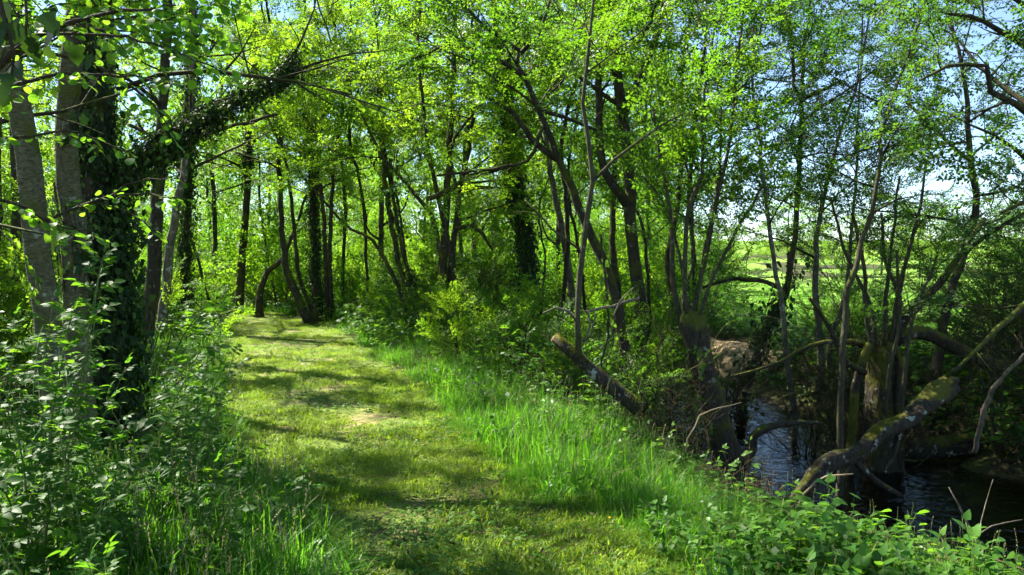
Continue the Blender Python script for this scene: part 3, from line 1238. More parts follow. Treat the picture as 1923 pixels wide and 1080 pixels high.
tree('tree', 'short pale trunk leaning behind the tall sunlit trunk', [[(304, 625, 14.5, 30), (312, 540, 14.5, 27), (324, 430, 14.5, 24), (345, 330, 14.5, 20), (360, 200, 14.5, 16)]], bark='bark_pale', leaf='lime', n=6, z0=3, top=8, ll=2.0)
tree('tree', 'straight ivy clad trunk left of the path under the leaning ivy limb', [[(345, 600, 18, 24), (347, 480, 18, 22), (352, 300, 18, 20), (360, 120, 18, 16)]], leaf='lime', n=8, z0=3.5, top=10, ll=2.4,
     ivy=dict(on=[(0, .05, .75)], dens=60, rad=.45, scale=.75))
for (lab, xx, dd) in (('slim tree just past the left border behind the leaning grey trunk', -75, 13.2), ('slim tree past the left border level with the tall sunlit trunk', -60, 11.0), ('slim tree past the left border deeper in the wood', -40, 16.0), ('slim tree past the left border in front of the deeper one', -130, 14.6)):  # unseen trees, added for the trunk shadows they throw on the path
    tree('tree', lab, [[(xx, 640, dd, 26), (xx + 10, 400, dd, 23), (xx - 5, 150, dd, 20), (xx + 5, -100, dd, 16)]], leaf='lime', n=4, z0=4.6, top=8, ll=1.6, dens=.6)
for (lab, xx, dd) in (('tall tree behind the grey trunks whose high crown shades the path', 30, 10.4), ('tall tree behind the ivy wrapped trunk with a high spreading crown', 205, 14.2), ('tall tree hidden behind the leaning grey trunk with a high crown', -20, 8.4)):  # added trees: high crowns, mostly out of view, shade the path in stripes
    tree('tree', lab, [[(xx, 640, dd, 30), (xx + 8, 400, dd, 27), (xx, 150, dd, 24), (xx + 5, -100, dd, 20)]], leaf='lime', n=15, z0=4.9, top=8.6, ll=2.7, dens=1.25)
# --- where the path disappears
tree('tree', 'dark trunk with ivy top standing beyond the left edge of the path end', [[(452, 600, 24, 26), (452, 520, 24, 24), (460, 420, 24, 20), (466, 300, 24, 18), (472, 190, 24, 16)]], leaf='lime', n=8, z0=3.2, top=11, ll=2.8,
     ivy=dict(on=[(0, .35, .8)], dens=40, rad=.5, scale=.8))
tree('tree', 'short mossy trunk bending right at the path end', [[(486, 600, 22.5, 22), (490, 540, 22.5, 20), (502, 510, 22.5, 17), (530, 486, 22.5, 14), (550, 440, 22.5, 10)]], bark='bark_moss', leaf='mid', n=5, z0=2.2, top=5, ll=1.8)
tree('alder_clump', 'clump of dark leaning stems where the grassy path bends away', [[(585, 612, 20, 26), (560, 560, 20, 22), (540, 510, 20, 20), (529, 430, 20, 17), (524, 300, 20, 14)], [(594, 606, 20.4, 15), (578, 560, 20.4, 13), (562, 520, 20.4, 12), (550, 400, 20.4, 10)],
     [(600, 606, 20.8, 24), (592, 520, 20.8, 22), (588, 400, 20.8, 19), (582, 280, 20.8, 15)], [(612, 604, 20.6, 14), (613, 520, 20.6, 13), (608, 400, 20.6, 12), (598, 330, 20.6, 9)], [(624, 602, 20.6, 13), (620, 500, 20.6, 12), (622, 400, 20.6, 11), (626, 330, 20.6, 9)]],
     leaf='lime', n=5, z0=3.4, top=9, ll=2.4, ivy=dict(on=[(2, .05, .6)], dens=45, rad=.45, scale=.75))
# --- between path and stream, middle distance
tree('alder_clump', 'mossy many-stemmed tree fanning out on the verge right of the path', [[(795, 612, 17, 18), (762, 540, 17, 17), (740, 450, 17, 16), (726, 360, 17, 14), (716, 260, 17, 11)], [(790, 606, 16.8, 12), (765, 510, 16.8, 12), (746, 420, 16.8, 11), (733, 340, 16.8, 9)],
     [(780, 610, 17.2, 13), (738, 520, 17.2, 12), (700, 452, 17.2, 10), (660, 430, 17.2, 8)]], bark='bark_moss', leaf='lime', n=5, z0=2.8, top=8, ll=2.2, ivy=dict(on=[(1, .1, .7)], dens=9, rad=.4))
tree('alder_clump', 'mossy forked trunks with arching bare limbs in mid wood', [[(832, 622, 16, 28), (832, 520, 16, 26), (838, 400, 16, 22), (844, 290, 16, 19), (850, 150, 16, 15)], [(842, 618, 16.1, 20), (848, 500, 16.1, 20), (860, 390, 16.1, 16), (880, 280, 16.1, 12)],
     [(838, 560, 15.9, 16), (818, 430, 15.9, 14), (795, 385, 15.9, 12), (758, 340, 15.9, 9)], [(890, 620, 16, 20), (868, 560, 16, 18), (850, 510, 16, 15)]], bark='bark_moss', leaf='lime', n=5, z0=3.2, top=8.5, ll=2.4,
     limbs=[[(800, 375, 15.8, 9), (840, 360, 15.8, 12), (880, 335, 15.7, 13), (930, 318, 15.6, 12), (985, 300, 15.5, 9), {'dens': .4, 't0': .5}],
            [(866, 360, 16, 8), (895, 352, 16, 8), (940, 354, 16, 5), {'dens': .3}], [(855, 430, 16, 8), (885, 424, 16, 8), (905, 438, 16, 7), (925, 470, 16, 4), {'leafy': 0}],
            [(860, 415, 15.9, 5), (900, 400, 15.8, 5), (955, 382, 15.7, 3), {'dens': .3}]])
tree('ivy_tree', 'upright ivy clad trunk rising from dark bushes in mid wood', [[(992, 560, 17, 34), (985, 450, 17, 32), (972, 370, 17, 29), (962, 300, 17, 26), (952, 180, 17, 22)]], leaf='mid', n=7, z0=4.2, top=10, ll=2.6, ivy=dict(on=[(0, .0, .62)], dens=95, rad=.45, scale=.75))
tree('tree', 'long dark trunk leaning left over the stream bank with crooked top', [[(1170, 620, 11.5, 28), (1138, 500, 11.5, 27), (1100, 420, 11.5, 26), (1062, 325, 11.5, 24), (1032, 260, 11.5, 20), (1010, 200, 11.5, 17), (985, 140, 11.5, 15), (970, 122, 11.5, 13), (975, 90, 11.5, 9)]],
     leaf='mid', n=5, z0=3.6, top=None, ll=2.2, dens=1.1,
     limbs=[[(1046, 300, 11.5, 13), (1000, 262, 11.4, 12), (965, 215, 11.3, 9), (900, 175, 11.2, 6), {'dens': 1.0}], [(1015, 205, 11.5, 9), (1060, 220, 11.6, 8), (1120, 245, 11.7, 6), {'dens': .9}], [(985, 145, 11.5, 10), (930, 110, 11.4, 8), (850, 85, 11.3, 6), (780, 110, 11.2, 4), {'dens': 1.2, 't0': .15}],
            [(1020, 235, 11.5, 9), (990, 300, 11.4, 7), (900, 320, 11.2, 5), (820, 330, 11, 4), {'dens': .8}], [(978, 100, 11.5, 8), (1010, 70, 11.5, 7), (1035, -10, 11.5, 5), {'dens': 1}], [(975, 95, 11.5, 8), (900, 40, 11.3, 6), (840, -30, 11, 5), {'dens': 1.1}]])
tree('tree', 'straight dark forked trunk beside the stream in centre wood', [[(1215, 700, 13.5, 40), (1205, 600, 13.5, 38), (1192, 500, 13.5, 37), (1184, 400, 13.5, 36), (1180, 300, 13.5, 33), (1168, 200, 13.5, 30), (1152, 110, 13.5, 26), (1140, 0, 13.5, 22)]],
     leaf='mid', n=9, z0=4.2, top=10.5, ll=2.6, dens=1.1, limbs=[[(1182, 390, 13.5, 22), (1150, 345, 13.5, 18), (1128, 290, 13.5, 15), (1124, 150, 13.5, 13), (1128, 0, 13.5, 11), {'dens': .8, 't0': .4}], [(1172, 215, 13.5, 14), (1200, 150, 13.5, 12), (1235, 60, 13.5, 10), (1250, -20, 13.5, 8), {'dens': 1.0}]])
tree('tree', 'pale peeling trunk half hidden behind the leaning stream trunk', [[(1075, 560, 19, 22), (1062, 470, 19, 20), (1046, 390, 19, 18), (1030, 300, 19, 16), (1022, 200, 19, 12)]], bark='bark_pale', leaf='lime', n=7, z0=4, top=10, ll=2.6)
tree('tree', 'slim trunk with yellow lichen behind the forked stream trunk', [[(1160, 560, 18, 20), (1150, 450, 18, 18), (1154, 340, 18, 16), (1160, 230, 18, 14)]], bark='bark_moss', leaf='mid', n=7, z0=4, top=10, ll=2.6)
tree('tree', 'slim mossy trunk standing between the forked trunk and the pollard', [[(1262, 600, 17, 18), (1255, 480, 17, 17), (1275, 380, 17, 16), (1280, 260, 17, 13)]], bark='bark_moss', leaf='mid', n=7, z0=3.6, top=9, ll=2.4)
# --- on the stream
root = tree('pollard_willow', 'leaning pollard by the water with a fan of slender upright shoots', [[(1362, 860, 9.4, 56), (1340, 770, 9.4, 46), (1322, 700, 9.4, 42), (1306, 640, 9.4, 44), (1298, 600, 9.4, 50), (1297, 585, 9.4, 40)]], bark='bark', leaf='mid', n=0, top=None, dens=1.3, spr=.85, flare=1.35, rough=.06,
     limbs=[[(1282, 612, 9.4, 12), (1268, 560, 9.4, 11), (1262, 480, 9.4, 10), (1258, 390, 9.4, 8), (1240, 300, 9.4, 6), (1225, 200, 9.4, 4), {'bark': 'shoot', 't0': .45, 'sub': .2}], [(1292, 596, 9.3, 10), (1286, 520, 9.3, 9), (1292, 400, 9.3, 8), (1316, 330, 9.3, 7), (1320, 200, 9.3, 5), (1345, 40, 9.3, 4), {'bark': 'shoot', 't0': .4, 'sub': .2}],
            [(1304, 592, 9.4, 10), (1318, 500, 9.4, 9), (1345, 380, 9.4, 8), (1372, 250, 9.4, 6), (1385, 120, 9.4, 5), (1400, -20, 9.4, 4), {'bark': 'shoot', 't0': .4, 'sub': .2}], [(1300, 596, 9.5, 8), (1330, 470, 9.5, 7), (1350, 330, 9.6, 6), (1354, 200, 9.6, 4), {'bark': 'shoot', 't0': .4, 'sub': .22}],
            [(1288, 600, 9.5, 7), (1276, 480, 9.5, 6), (1246, 380, 9.5, 5), (1205, 330, 9.5, 4), {'bark': 'shoot', 't0': .4, 'sub': .22}], [(1308, 606, 9.3, 8), (1340, 520, 9.3, 7), (1392, 420, 9.2, 6), (1440, 330, 9.2, 4), {'bark': 'shoot', 't0': .4, 'sub': .25}],
            [(1286, 590, 9.6, 6), (1300, 470, 9.7, 6), (1296, 350, 9.7, 5), (1270, 230, 9.7, 4), {'bark': 'shoot', 't0': .4, 'sub': .22}]])
tree('tree', 'ivy speckled trunk leaning right across the stream opening', [[(1395, 735, 14, 30), (1420, 670, 14, 26), (1450, 600, 14, 24), (1475, 550, 14, 20), (1490, 450, 14, 16), (1500, 330, 14, 14), (1508, 200, 14, 12), (1510, 150, 14, 10)]], bark='bark', leaf='cool', n=12, z0=2.4, top=7, ll=2.2, dens=.95, ivy=dict(on=[(0, .02, .4)], dens=12, rad=.6),
     limbs=[[(1475, 550, 14, 12), (1440, 530, 14, 9), (1380, 525, 14, 8), (1320, 540, 13.8, 5), {'dens': .3}], [(1508, 185, 14, 9), (1530, 175, 14, 8), (1555, 165, 13.9, 6), (1580, 150, 13.8, 4), {'dens': .9}], [(1506, 190, 14, 8), (1490, 160, 14, 7), (1488, 90, 14, 6), (1470, 0, 14, 4), {'dens': .9}]])
tree('tree', 'slender pale trunk rising straight out of the stream edge', [[(1492, 790, 12.5, 20), (1480, 690, 12.5, 17), (1468, 580, 12.5, 15), (1452, 480, 12.5, 13), (1432, 330, 12.5, 11), (1420, 240, 12.5, 9)]], bark='bark_pale', leaf='cool', n=12, z0=2.0, top=6.5, ll=1.9, dens=.95)
tree('sapling', 'thin smooth grey sapling in front of the shaggy coppice stump', [[(1576, 845, 9.6, 13), (1579, 740, 9.6, 12), (1586, 600, 9.6, 12), (1604, 500, 9.6, 10), (1636, 400, 9.6, 8), (1648, 300, 9.6, 7), (1668, 200, 9.6, 6), (1730, 30, 9.6, 5)]], bark='shoot', leaf='cool', n=12, z0=2.0, top=6, ll=1.4, spr=.8, dens=.95, flare=1.1)
tree('coppice_stump', 'shaggy mossy coppice stump crowded with thin stems over the water', [[(1655, 820, 10.8, 58), (1650, 760, 10.8, 46), (1653, 700, 10.8, 42), (1655, 655, 10.8, 48), (1660, 630, 10.8, 32)], [(1600, 820, 10.6, 19), (1606, 730, 10.6, 17), (1614, 680, 10.6, 16), (1632, 645, 10.6, 13)], [(1690, 830, 10.7, 16), (1684, 740, 10.7, 15), (1690, 680, 10.7, 13), (1678, 640, 10.7, 11)]], bark='bark_moss', leaf='cool', n=0, top=None, dens=.8, spr=.7, rough=.09, flare=1.15,
     limbs=[[(1670, 650, 10.7, 22), (1700, 600, 10.6, 20), (1740, 560, 10.5, 16), (1790, 500, 10.4, 12), (1850, 410, 10.3, 9), {'t0': .5, 'dens': .7}], [(1680, 640, 10.9, 26), (1720, 622, 11, 27), (1770, 640, 11.1, 28), (1830, 672, 11.2, 26), (1890, 690, 11.3, 22), {'leafy': 0, 'bark': 'bark_moss'}],
            [(1640, 660, 10.6, 9), (1625, 580, 10.6, 8), (1622, 500, 10.5, 7), (1600, 400, 10.4, 5), {'t0': .5, 'bark': 'shoot'}], [(1660, 650, 10.6, 9), (1664, 560, 10.6, 8), (1676, 460, 10.5, 6), (1690, 330, 10.4, 4), {'t0': .5, 'bark': 'shoot'}],
            [(1672, 640, 10.6, 9), (1690, 540, 10.6, 8), (1720, 420, 10.5, 6), (1740, 300, 10.4, 4), {'t0': .5, 'bark': 'shoot'}], [(1635, 655, 10.8, 10), (1600, 640, 10.7, 9), (1520, 650, 10.5, 8), (1440, 690, 10.3, 6), (1380, 705, 10.1, 4), {'leafy': 0}],
            [(1648, 650, 10.6, 8), (1630, 560, 10.6, 7), (1585, 470, 10.5, 6), (1560, 370, 10.4, 4), {'t0': .5, 'bark': 'shoot'}], [(1625, 700, 10.5, 12), (1590, 680, 10.3, 11), (1560, 620, 10.2, 9), (1520, 560, 10, 6), {'t0': .6, 'dens': .4, 'bare': .5}],
            [(1680, 640, 10.7, 10), (1688, 560, 10.8, 9), (1660, 480, 10.8, 7), (1655, 400, 10.8, 5), {'t0': .5, 'bark': 'shoot'}], [(1662, 800, 10.4, 9), (1670, 700, 10.3, 8), (1690, 600, 10.3, 7), (1684, 470, 10.2, 5), {'t0': .6, 'bark': 'shoot', 'dens': .5}],
            [(1690, 800, 10.4, 8), (1700, 700, 10.3, 8), (1716, 600, 10.3, 7), (1760, 480, 10.2, 5), {'t0': .6, 'bark': 'shoot', 'dens': .5}]])
tree('tree', 'dark tree on the far bank reaching up the right edge', [[(1760, 690, 12.5, 30), (1775, 600, 12.5, 26), (1800, 500, 12.5, 22), (1832, 400, 12.5, 20), (1822, 300, 12.5, 17), (1818, 200, 12.5, 14), (1806, 130, 12.5, 11)]], bark='bark', leaf='cool', n=17, z0=1.8, top=8, ll=2.4, dens=.7,
     limbs=[[(1820, 300, 12.5, 8), (1760, 250, 12.4, 7), (1700, 190, 12.3, 5), {'dens': .9}], [(1806, 480, 12.5, 10), (1870, 430, 12.3, 8), (1940, 390, 12.2, 6), {'dens': 1.0}]])
tree('tree', 'tree outside the right edge whose dark crooked branch crosses the sky', [[(2080, 760, 8.5, 50), (2060, 560, 8.5, 44), (2040, 400, 8.5, 40), (2020, 250, 8.5, 34), (2010, 60, 8.5, 28)]], bark='bark', leaf='cool', n=12, z0=2.0, top=7, ll=2.1, dens=.75,
     limbs=[[(2025, 270, 8.5, 18), (1960, 225, 8.4, 15), (1905, 195, 8.3, 13), (1858, 172, 8.2, 12), (1850, 125, 8.2, 9), (1780, 124, 8.1, 7), (1730, 150, 8.0, 4), {'dens': .7, 't0': .3}], [(2030, 500, 8.5, 16), (1940, 560, 8.2, 12), (1850, 640, 8, 9), (1790, 700, 7.9, 5), {'dens': .5, 'bare': .4}],
            [(2015, 150, 8.5, 16), (1930, 90, 8.3, 12), (1850, 40, 8.2, 8), (1760, 20, 8, 5), {'dens': 1.1}], [(2030, 330, 8.5, 12), (1960, 360, 8.2, 9), (1880, 400, 8, 5), {'dens': 1}]])
tree('thin_tree', 'thin tree with silvery stems arching over the stream on the far bank', [[(1540, 640, 15, 20), (1530, 540, 15, 17), (1540, 400, 15, 12), (1565, 300, 15, 9)], [(1560, 640, 15.1, 14), (1590, 540, 15.1, 12), (1600, 420, 15.1, 9)]], bark='bark_pale', leaf='cool', n=11, z0=1.6, top=7, ll=2.0, dens=.95)

# --- fallen and cut wood
def log(name, label, pts, bark, sides=14, rough=.05, cut=None, cat='log', moss_stub=True):
    seed(label)
    q0 = [P(*a[:3]) for a in pts]
    q, par = resample(q0, .12)
    r = np.interp(par, np.linspace(0, 1, len(pts)), [a[3] / FPX * a[2] * .5 for a in pts])
    base = q[0].copy()
    root = empty(name, base)
    tag(root, label, cat)
    mb = MB()
    tube(mb, q, r, sides, 0, rough)
    mb.obj('trunk', M[bark], root, True, base)
    t_, A_, B_ = frames(q)
    mp, mr, ms = [], [], []
    for k in range(int(260 * np.linalg.norm(q[-1] - q[0]))):
        i = rng.integers(0, len(q) - 1)
        th = rng.uniform(0, 6.28)
        o_ = A_[i] * math.cos(th) + B_[i] * math.sin(th)
        if o_[2] < .15 or noise2(np.array(q[i][0] * 1.0 + th * .3), np.array(q[i][1] + q[i][2]), 4.0, 1.0) < -.05:
            continue
        mp.append(q[i] + (q[i + 1] - q[i]) * rng.random() + o_ * r[i] * 1.0)
        mr.append(tuple(Vector(o_).to_track_quat('Z', 'X').to_euler()))
        ms.append(rng.uniform(.5, 1.3))
    if mp:
        scatter('moss', 'moss', mp, mr, ms, root, base)
    if cut is not None:
        e, d = q[-1], unit(q[-1] - q[-2])
        mb = MB()
        tube(mb, np.array([e - d * .01, e + d * .012]), r[-1] * .97, 16, 0)
        mb.obj('cut_face', M['cut'], root, False, base)
    return root, base


log('cut_log', 'sawn off log leaning out of the undergrowth above the stream', [(1200, 770, 7.2, 27), (1150, 728, 7.25, 26), (1100, 686, 7.3, 23), (1062, 652, 7.35, 20), (1042, 636, 7.4, 18)], 'bark_log', cut=True)
lg, lb = log('broken_trunk', 'broken mossy trunk slanting up out of the stream', [(1485, 965, 7.7, 38), (1515, 915, 7.75, 28), (1560, 868, 7.9, 31), (1612, 850, 8.05, 27), (1655, 812, 8.2, 35), (1700, 792, 8.35, 31), (1738, 758, 8.5, 37), (1762, 742, 8.6, 44), (1784, 726, 8.7, 36), (1790, 715, 8.72, 12)], 'bark_log', rough=.11, sides=22)
for pts in ([(1600, 860, 8.0, 14), (1640, 900, 8.0, 12), (1690, 930, 8.1, 9)], [(1770, 735, 8.6, 26), (1790, 715, 8.6, 20), (1800, 712, 8.6, 8)], [(1690, 800, 8.3, 12), (1680, 850, 8.2, 9), (1660, 890, 8.1, 5)]):
    q, par = resample([P(*a[:3]) for a in pts], .08)
    mb = MB()
    tube(mb, q, np.interp(par, np.linspace(0, 1, len(pts)), [a[3] / FPX * a[2] * .5 for a in pts]), 8, 0, .08)
    mb.obj('branch_stub', M['bark_log'], lg, True, lb)
log('fallen_log', 'dark lichen spotted log lying along the far water edge', [(1705, 846, 11.2, 32), (1750, 840, 11.3, 36), (1820, 836, 11.4, 38), (1930, 834, 11.5, 38), (2050, 828, 11.6, 36)], 'bark_log', rough=.08, sides=20)


def branch(name, label, pts, bark='deadwood', side=(), cat='branch', sides=7):
    q, par = resample([P(*a[:3]) for a in pts], .07)
    q[1:-1] += rng.normal(0, .006, (len(q) - 2, 3))
    r = np.interp(par, np.linspace(0, 1, len(pts)), [a[3] / FPX * a[2] * .5 for a in pts])
    base = q[0].copy()
    root = empty(name, base)
    tag(root, label, cat)
    mb = MB()
    tube(mb, q, r, sides, 0, .05)
    mb.obj('stem', M[bark], root, True, base)
    for s in side:
        q, par = resample([P(*a[:3]) for a in s], .07)
        mb = MB()
        tube(mb, q, np.interp(par, np.linspace(0, 1, len(s)), [a[3] / FPX * a[2] * .5 for a in s]), 5, 0, .04)
        mb.obj('twig', M[bark], root, True, base)
    return root


tree('sapling', 'slender shoot growing up from the sawn log with a forked top', [[(1088, 680, 7.3, 13), (1084, 600, 7.3, 11), (1086, 520, 7.3, 11), (1100, 420, 7.3, 11), (1112, 340, 7.3, 9), (1102, 260, 7.3, 8), (1096, 200, 7.3, 7), (1110, 60, 7.3, 6), (1118, -60, 7.3, 4)]], bark='shoot', leaf='mid', n=4, z0=3.0, top=5, ll=.9, spr=.7, flare=1.0, root=False,
     limbs=[[(1112, 342, 7.3, 7), (1150, 300, 7.3, 6), (1205, 262, 7.2, 5), (1285, 212, 7.2, 3), {'dens': .6, 't0': .5}], [(1084, 605, 7.3, 5), (1066, 585, 7.3, 5), (1045, 578, 7.25, 4), (1020, 588, 7.2, 3), {'leafy': 0, 'bark': 'deadwood'}], [(1090, 470, 7.3, 5), (1040, 430, 7.3, 4), (985, 375, 7.3, 3), {'dens': .4}]])
branch('bent_branch', 'bent bare branch hooking over the water below the pollard', [(1396, 885, 8.8, 20), (1412, 845, 8.8, 20), (1414, 820, 8.8, 18), (1440, 804, 8.8, 15), (1480, 795, 8.8, 11), (1545, 796, 8.8, 6)], 'bark')
branch('dead_branch', 'pale bare dead branches crossing beside the slender shoot', [(1200, 560, 8, 5), (1150, 574, 7.9, 6), (1100, 586, 7.8, 5), (1095, 584, 7.8, 3)], 'deadwood',
       [[(1104, 584, 7.8, 5), (1108, 610, 7.8, 4), (1094, 650, 7.8, 3)], [(1120, 588, 7.8, 4), (1108, 632, 7.8, 3), (1098, 648, 7.8, 2)], [(1150, 600, 7.8, 3), (1165, 565, 7.8, 3), (1190, 540, 7.8, 2)]])
branch('dry_stem', 'arched pale dry stem over the fern at the water edge', [(1288, 850, 5.4, 3), (1305, 800, 5.4, 3), (1335, 770, 5.4, 2.5), (1392, 756, 5.4, 1.5)], 'dry', sides=5, cat='stem')
branch('dry_stem', 'dead forked stem sticking up from nettles beside the dark water', [(1835, 1040, 4.2, 5), (1820, 990, 4.2, 4.5), (1800, 945, 4.2, 3.5), (1782, 915, 4.2, 2)], 'deadwood', [[(1828, 1010, 4.2, 3.5), (1862, 988, 4.2, 3), (1920, 976, 4.2, 2)], [(1832, 1022, 4.2, 2.5), (1850, 950, 4.3, 2), (1865, 900, 4.3, 1)]], sides=5, cat='stem')
branch('dry_stem', 'thin dry stem curving in front of the mossy broken trunk', [(1490, 960, 6.2, 4), (1530, 905, 6.2, 4), (1575, 893, 6.2, 4), (1602, 890, 6.2, 3)], 'dry', sides=5, cat='stem')
branch('pale_pole', 'pale straight fallen stem leaning up the right edge of the thicket', [(1830, 850, 9.4, 9), (1850, 760, 9.2, 9), (1880, 710, 9.1, 8), (1950, 640, 9.0, 7)], 'deadwood')
tree('hanging_branch', 'dark horizontal branch stretching over the path from the ivy limb', [[(225, 168, 6.3, 10), (300, 142, 6.2, 9), (400, 134, 6.1, 8), (480, 142, 6.0, 7), (560, 155, 5.9, 5), (660, 178, 5.8, 3)]], cat='branch', leaf='mid', n=0, top=None, dens=0, flare=1, sides=8, root=False,
     limbs=[[(420, 136, 6.1, 5), (450, 105, 6.1, 4), (480, 50, 6.1, 2), {'dens': .8}], [(520, 148, 5.95, 5), (590, 130, 5.9, 4), (650, 110, 5.9, 2), {'dens': .9}], [(600, 163, 5.85, 4), (680, 190, 5.8, 3), (760, 215, 5.8, 2), {'dens': .9}]])

# --- woodland behind: a few grown once, then copied
def bg_tree(seed_leaf, h, n, ll, w):
    return tree('woodland_tree', 'slim leafy tree in the bright wood', [[(961, 490, 30, w)] * 1 + [(961 + rng.uniform(-12, 12), 400, 30, w * .85), (961 + rng.uniform(-20, 20), 300, 30, w * .6)]], leaf=seed_leaf, n=n, z0=1.0, top=h, ll=ll, dens=.8, spr=1.5, sides=8, far=True)


protos = [bg_tree('lime', 7.5, 13, 2.5, 12), bg_tree('lime', 9, 14, 2.7, 14), bg_tree('mid', 6.5, 12, 2.4, 10), bg_tree('lime', 6, 11, 2.3, 9)]
seed('wood')
spots = []
for k in range(1500):
    y = rng.uniform(23, 80)
    x = rng.uniform(-.78, .30) * y
    s, p = float(stream_s(x, y)), float(path_s(x, y))
    if abs(s) < 2.2 or (abs(p) < 1.6 and y < 27):
        continue
    if s > 2 and x / y > .20:
        continue
    if any((x - a) ** 2 + (y - b) ** 2 < (3.4 + y * .032) ** 2 for a, b in spots):
        continue
    spots.append((x, y))
    if len(spots) >= 150:
        break
for i, (x, y) in enumerate(spots):
    o = protos[i] if i < len(protos) else copy_tree(protos[i % len(protos)])
    o.location = (x, y, hz(x, y))
    o.rotation_euler = (0, 0, rng.uniform(0, 6.28))
    s = rng.uniform(.8, 1.2)
    o.scale = (s, s, s)
    if x / y < -.22:
        tag(o, 'slim leafy tree deep in the bright wood beyond the path', 'tree', 'trees deep in the wood beyond the path')
    else:
        tag(o, 'slim leafy tree in the bright wood behind the middle trunks', 'tree', 'trees in the wood behind the middle trunks')
sl = [tree('slim_tree', 'slim trunk', [[(961, 490, 30, w_), (961 + b_, 400, 30, w_ * .9), (961 - b_, 300, 30, w_ * .7)]], leaf='mid', n=6, z0=2.6, top=7.5, ll=1.7, dens=.8, spr=1.2, sides=8, far=True) for w_, b_ in ((6, 16), (5, -22), (7.5, 12))]
for i, (px, d) in enumerate([(402, 22), (520, 25), (640, 23), (690, 21), (775, 24), (872, 22), (925, 25), (1005, 22), (1048, 17.5), (1110, 21), (1225, 19), (1300, 18)]):
    o = sl[i] if i < 3 else copy_tree(sl[i % 3])
    q_ = P(px, 490, d)
    o.location = (q_[0], q_[1], hz(q_[0], q_[1]))
    o.rotation_euler = (rng.normal(0, .10), rng.normal(0, .14), rng.uniform(0, 6.28))
    k_ = rng.uniform(.85, 1.2)
    o.scale = (k_, k_, k_)
    tag(o, 'thin dark trunk among the middle distance trees', 'tree', 'thin trunks in the middle distance')
# far side of the meadow
hs = [(x + rng.uniform(-2, 2), y + rng.uniform(-5, 5)) for x, y in ((22, 92), (28, 95), (33, 90), (39, 96), (44, 99), (50, 95), (55, 104), (61, 98), (67, 105), (73, 100), (79, 106), (86, 101), (93, 108), (100, 104), (48, 118), (62, 122), (76, 120), (92, 126))]
for i, (x, y) in enumerate(hs):
    o = copy_tree(protos[(0, 3, 1, 3)[i % 4]])
    o.location = (x, y, hz(x, y) - 1.0)
    o.rotation_euler = (0, 0, rng.uniform(0, 6.28))
    s = rng.uniform(.75, 1.15)
    o.scale = (s * 1.7, s * 1.7, s)
    tag(o, 'round leafy tree in the hedge line across the sunny meadow', 'tree', 'hedge line trees beyond the meadow')
# trees left of the frame and behind the viewer's left that shade the path
for i, (x, y, s) in enumerate([(-6.6, 9.3, .55), (-9.5, 13.5, .7), (-12, 17, .75), (-11, 22, .85), (-14.5, 20, .85), (-7.6, 7.2, .5)]):
    o = copy_tree(protos[i % 4])
    o.location = (x, y, hz(x, y))
    o.rotation_euler = (0, 0, rng.uniform(0, 6.28))
    o.scale = (s, s, s)
    tag(o, 'leafy tree in the sunny wood left of the ivy trunk', 'tree', 'trees in the wood left of the path')


# ------------------------------------------------------------------ shrubs
def G(x, y):
    """where the photograph's pixel meets the ground"""
    o, d = CAM, P(x, y, 1.0) - CAM
    t = 1.0
    while t < 120:
        p = o + d * t
        if p[2] < hz(p[0], p[1]):
            return p[0], p[1]
        t += .03
    return p[0], p[1]


SH = [
    ('pale leafy bush on the verge right of the path bend', (-0.75, 12.2), .95, .8, 'lime', 8),
    ('low bush beside the pale leafy bush on the shaded verge', (0.2, 11.0), .9, .9, 'mid', 8),
    ('broad green bush between the verge and the sawn log', (1.0, 9.6), .9, 1.0, 'mid', 9),
    ('dark bush below the ivy clad trunk in mid wood', (0.6, 15.5), 1.6, 1.2, 'mid', 10),
    ('dark rounded holly like bush between the forked trunks and ivy trunk', (-0.9, 19.5), 2.3, 1.1, 'ivy_bush', 9),
    ('bush spilling over the bank behind the slender shoot', (1.5, 12.0), 1.7, 1.3, 'mid', 10),
    ('leafy bush under the straight forked trunk', (2.2, 13.0), 1.6, 1.2, 'mid', 9),
    ('bush at the foot of the mossy many-stemmed tree', (-1.8, 16.0), .9, .9, 'mid', 8),
    ('bush at the foot of the mossy forked trunks', (-0.3, 14.6), 1.1, .9, 'mid', 8),
    ('leafy bush on the verge near the path end', (-3.3, 18.0), .7, .8, 'lime', 8),
    ('green bush hanging over the far bank near the sandy slope', (6.9, 16.6), 1.3, 1.0, 'cool', 8),
    ('bush on the far bank behind the pale stream trunk', (7.9, 18.5), 1.3, 1.1, 'mid', 8),
    ('leafy bush filling the far bank under the right edge', (8.2, 12.5), 2.2, 1.5, 'cool', 10),
    ('bush behind the arching mossy limb on the far bank', (8.3, 13.8), 1.6, 1.1, 'cool', 9),
    ('dense bush at the meadow edge by the right border', (11.8, 16.4), 3.0, 1.8, 'cool', 10),
    ('small leafy sapling bush left of the path beside the tall sunlit trunk', (-4.6, 10.2), 1.1, .6, 'lime', 6),
    ('yellow green bush in front of the ivy wrapped trunk base', (-3.75, 7.6), 1.15, .55, 'lime', 6),
    ('bush behind the two grey trunks in left wood', (-5.6, 8.4), 2.2, 1.2, 'lime', 9),
    ('tall bush filling the gap behind the leaning grey trunk', (-5.4, 6.4), 2.0, .9, 'lime', 9),
    ('bush between the tall sunlit trunk and path end trees', (-7.5, 16.5), 1.5, 1.2, 'mid', 9),
    ('shrub beneath the straight ivy clad trunk', (-8.6, 19.5), 1.8, 1.4, 'mid', 9),
    ('low shrub at the left margin of the path end', (-8.2, 21.5), 1.0, 1.0, 'mid', 8),
]
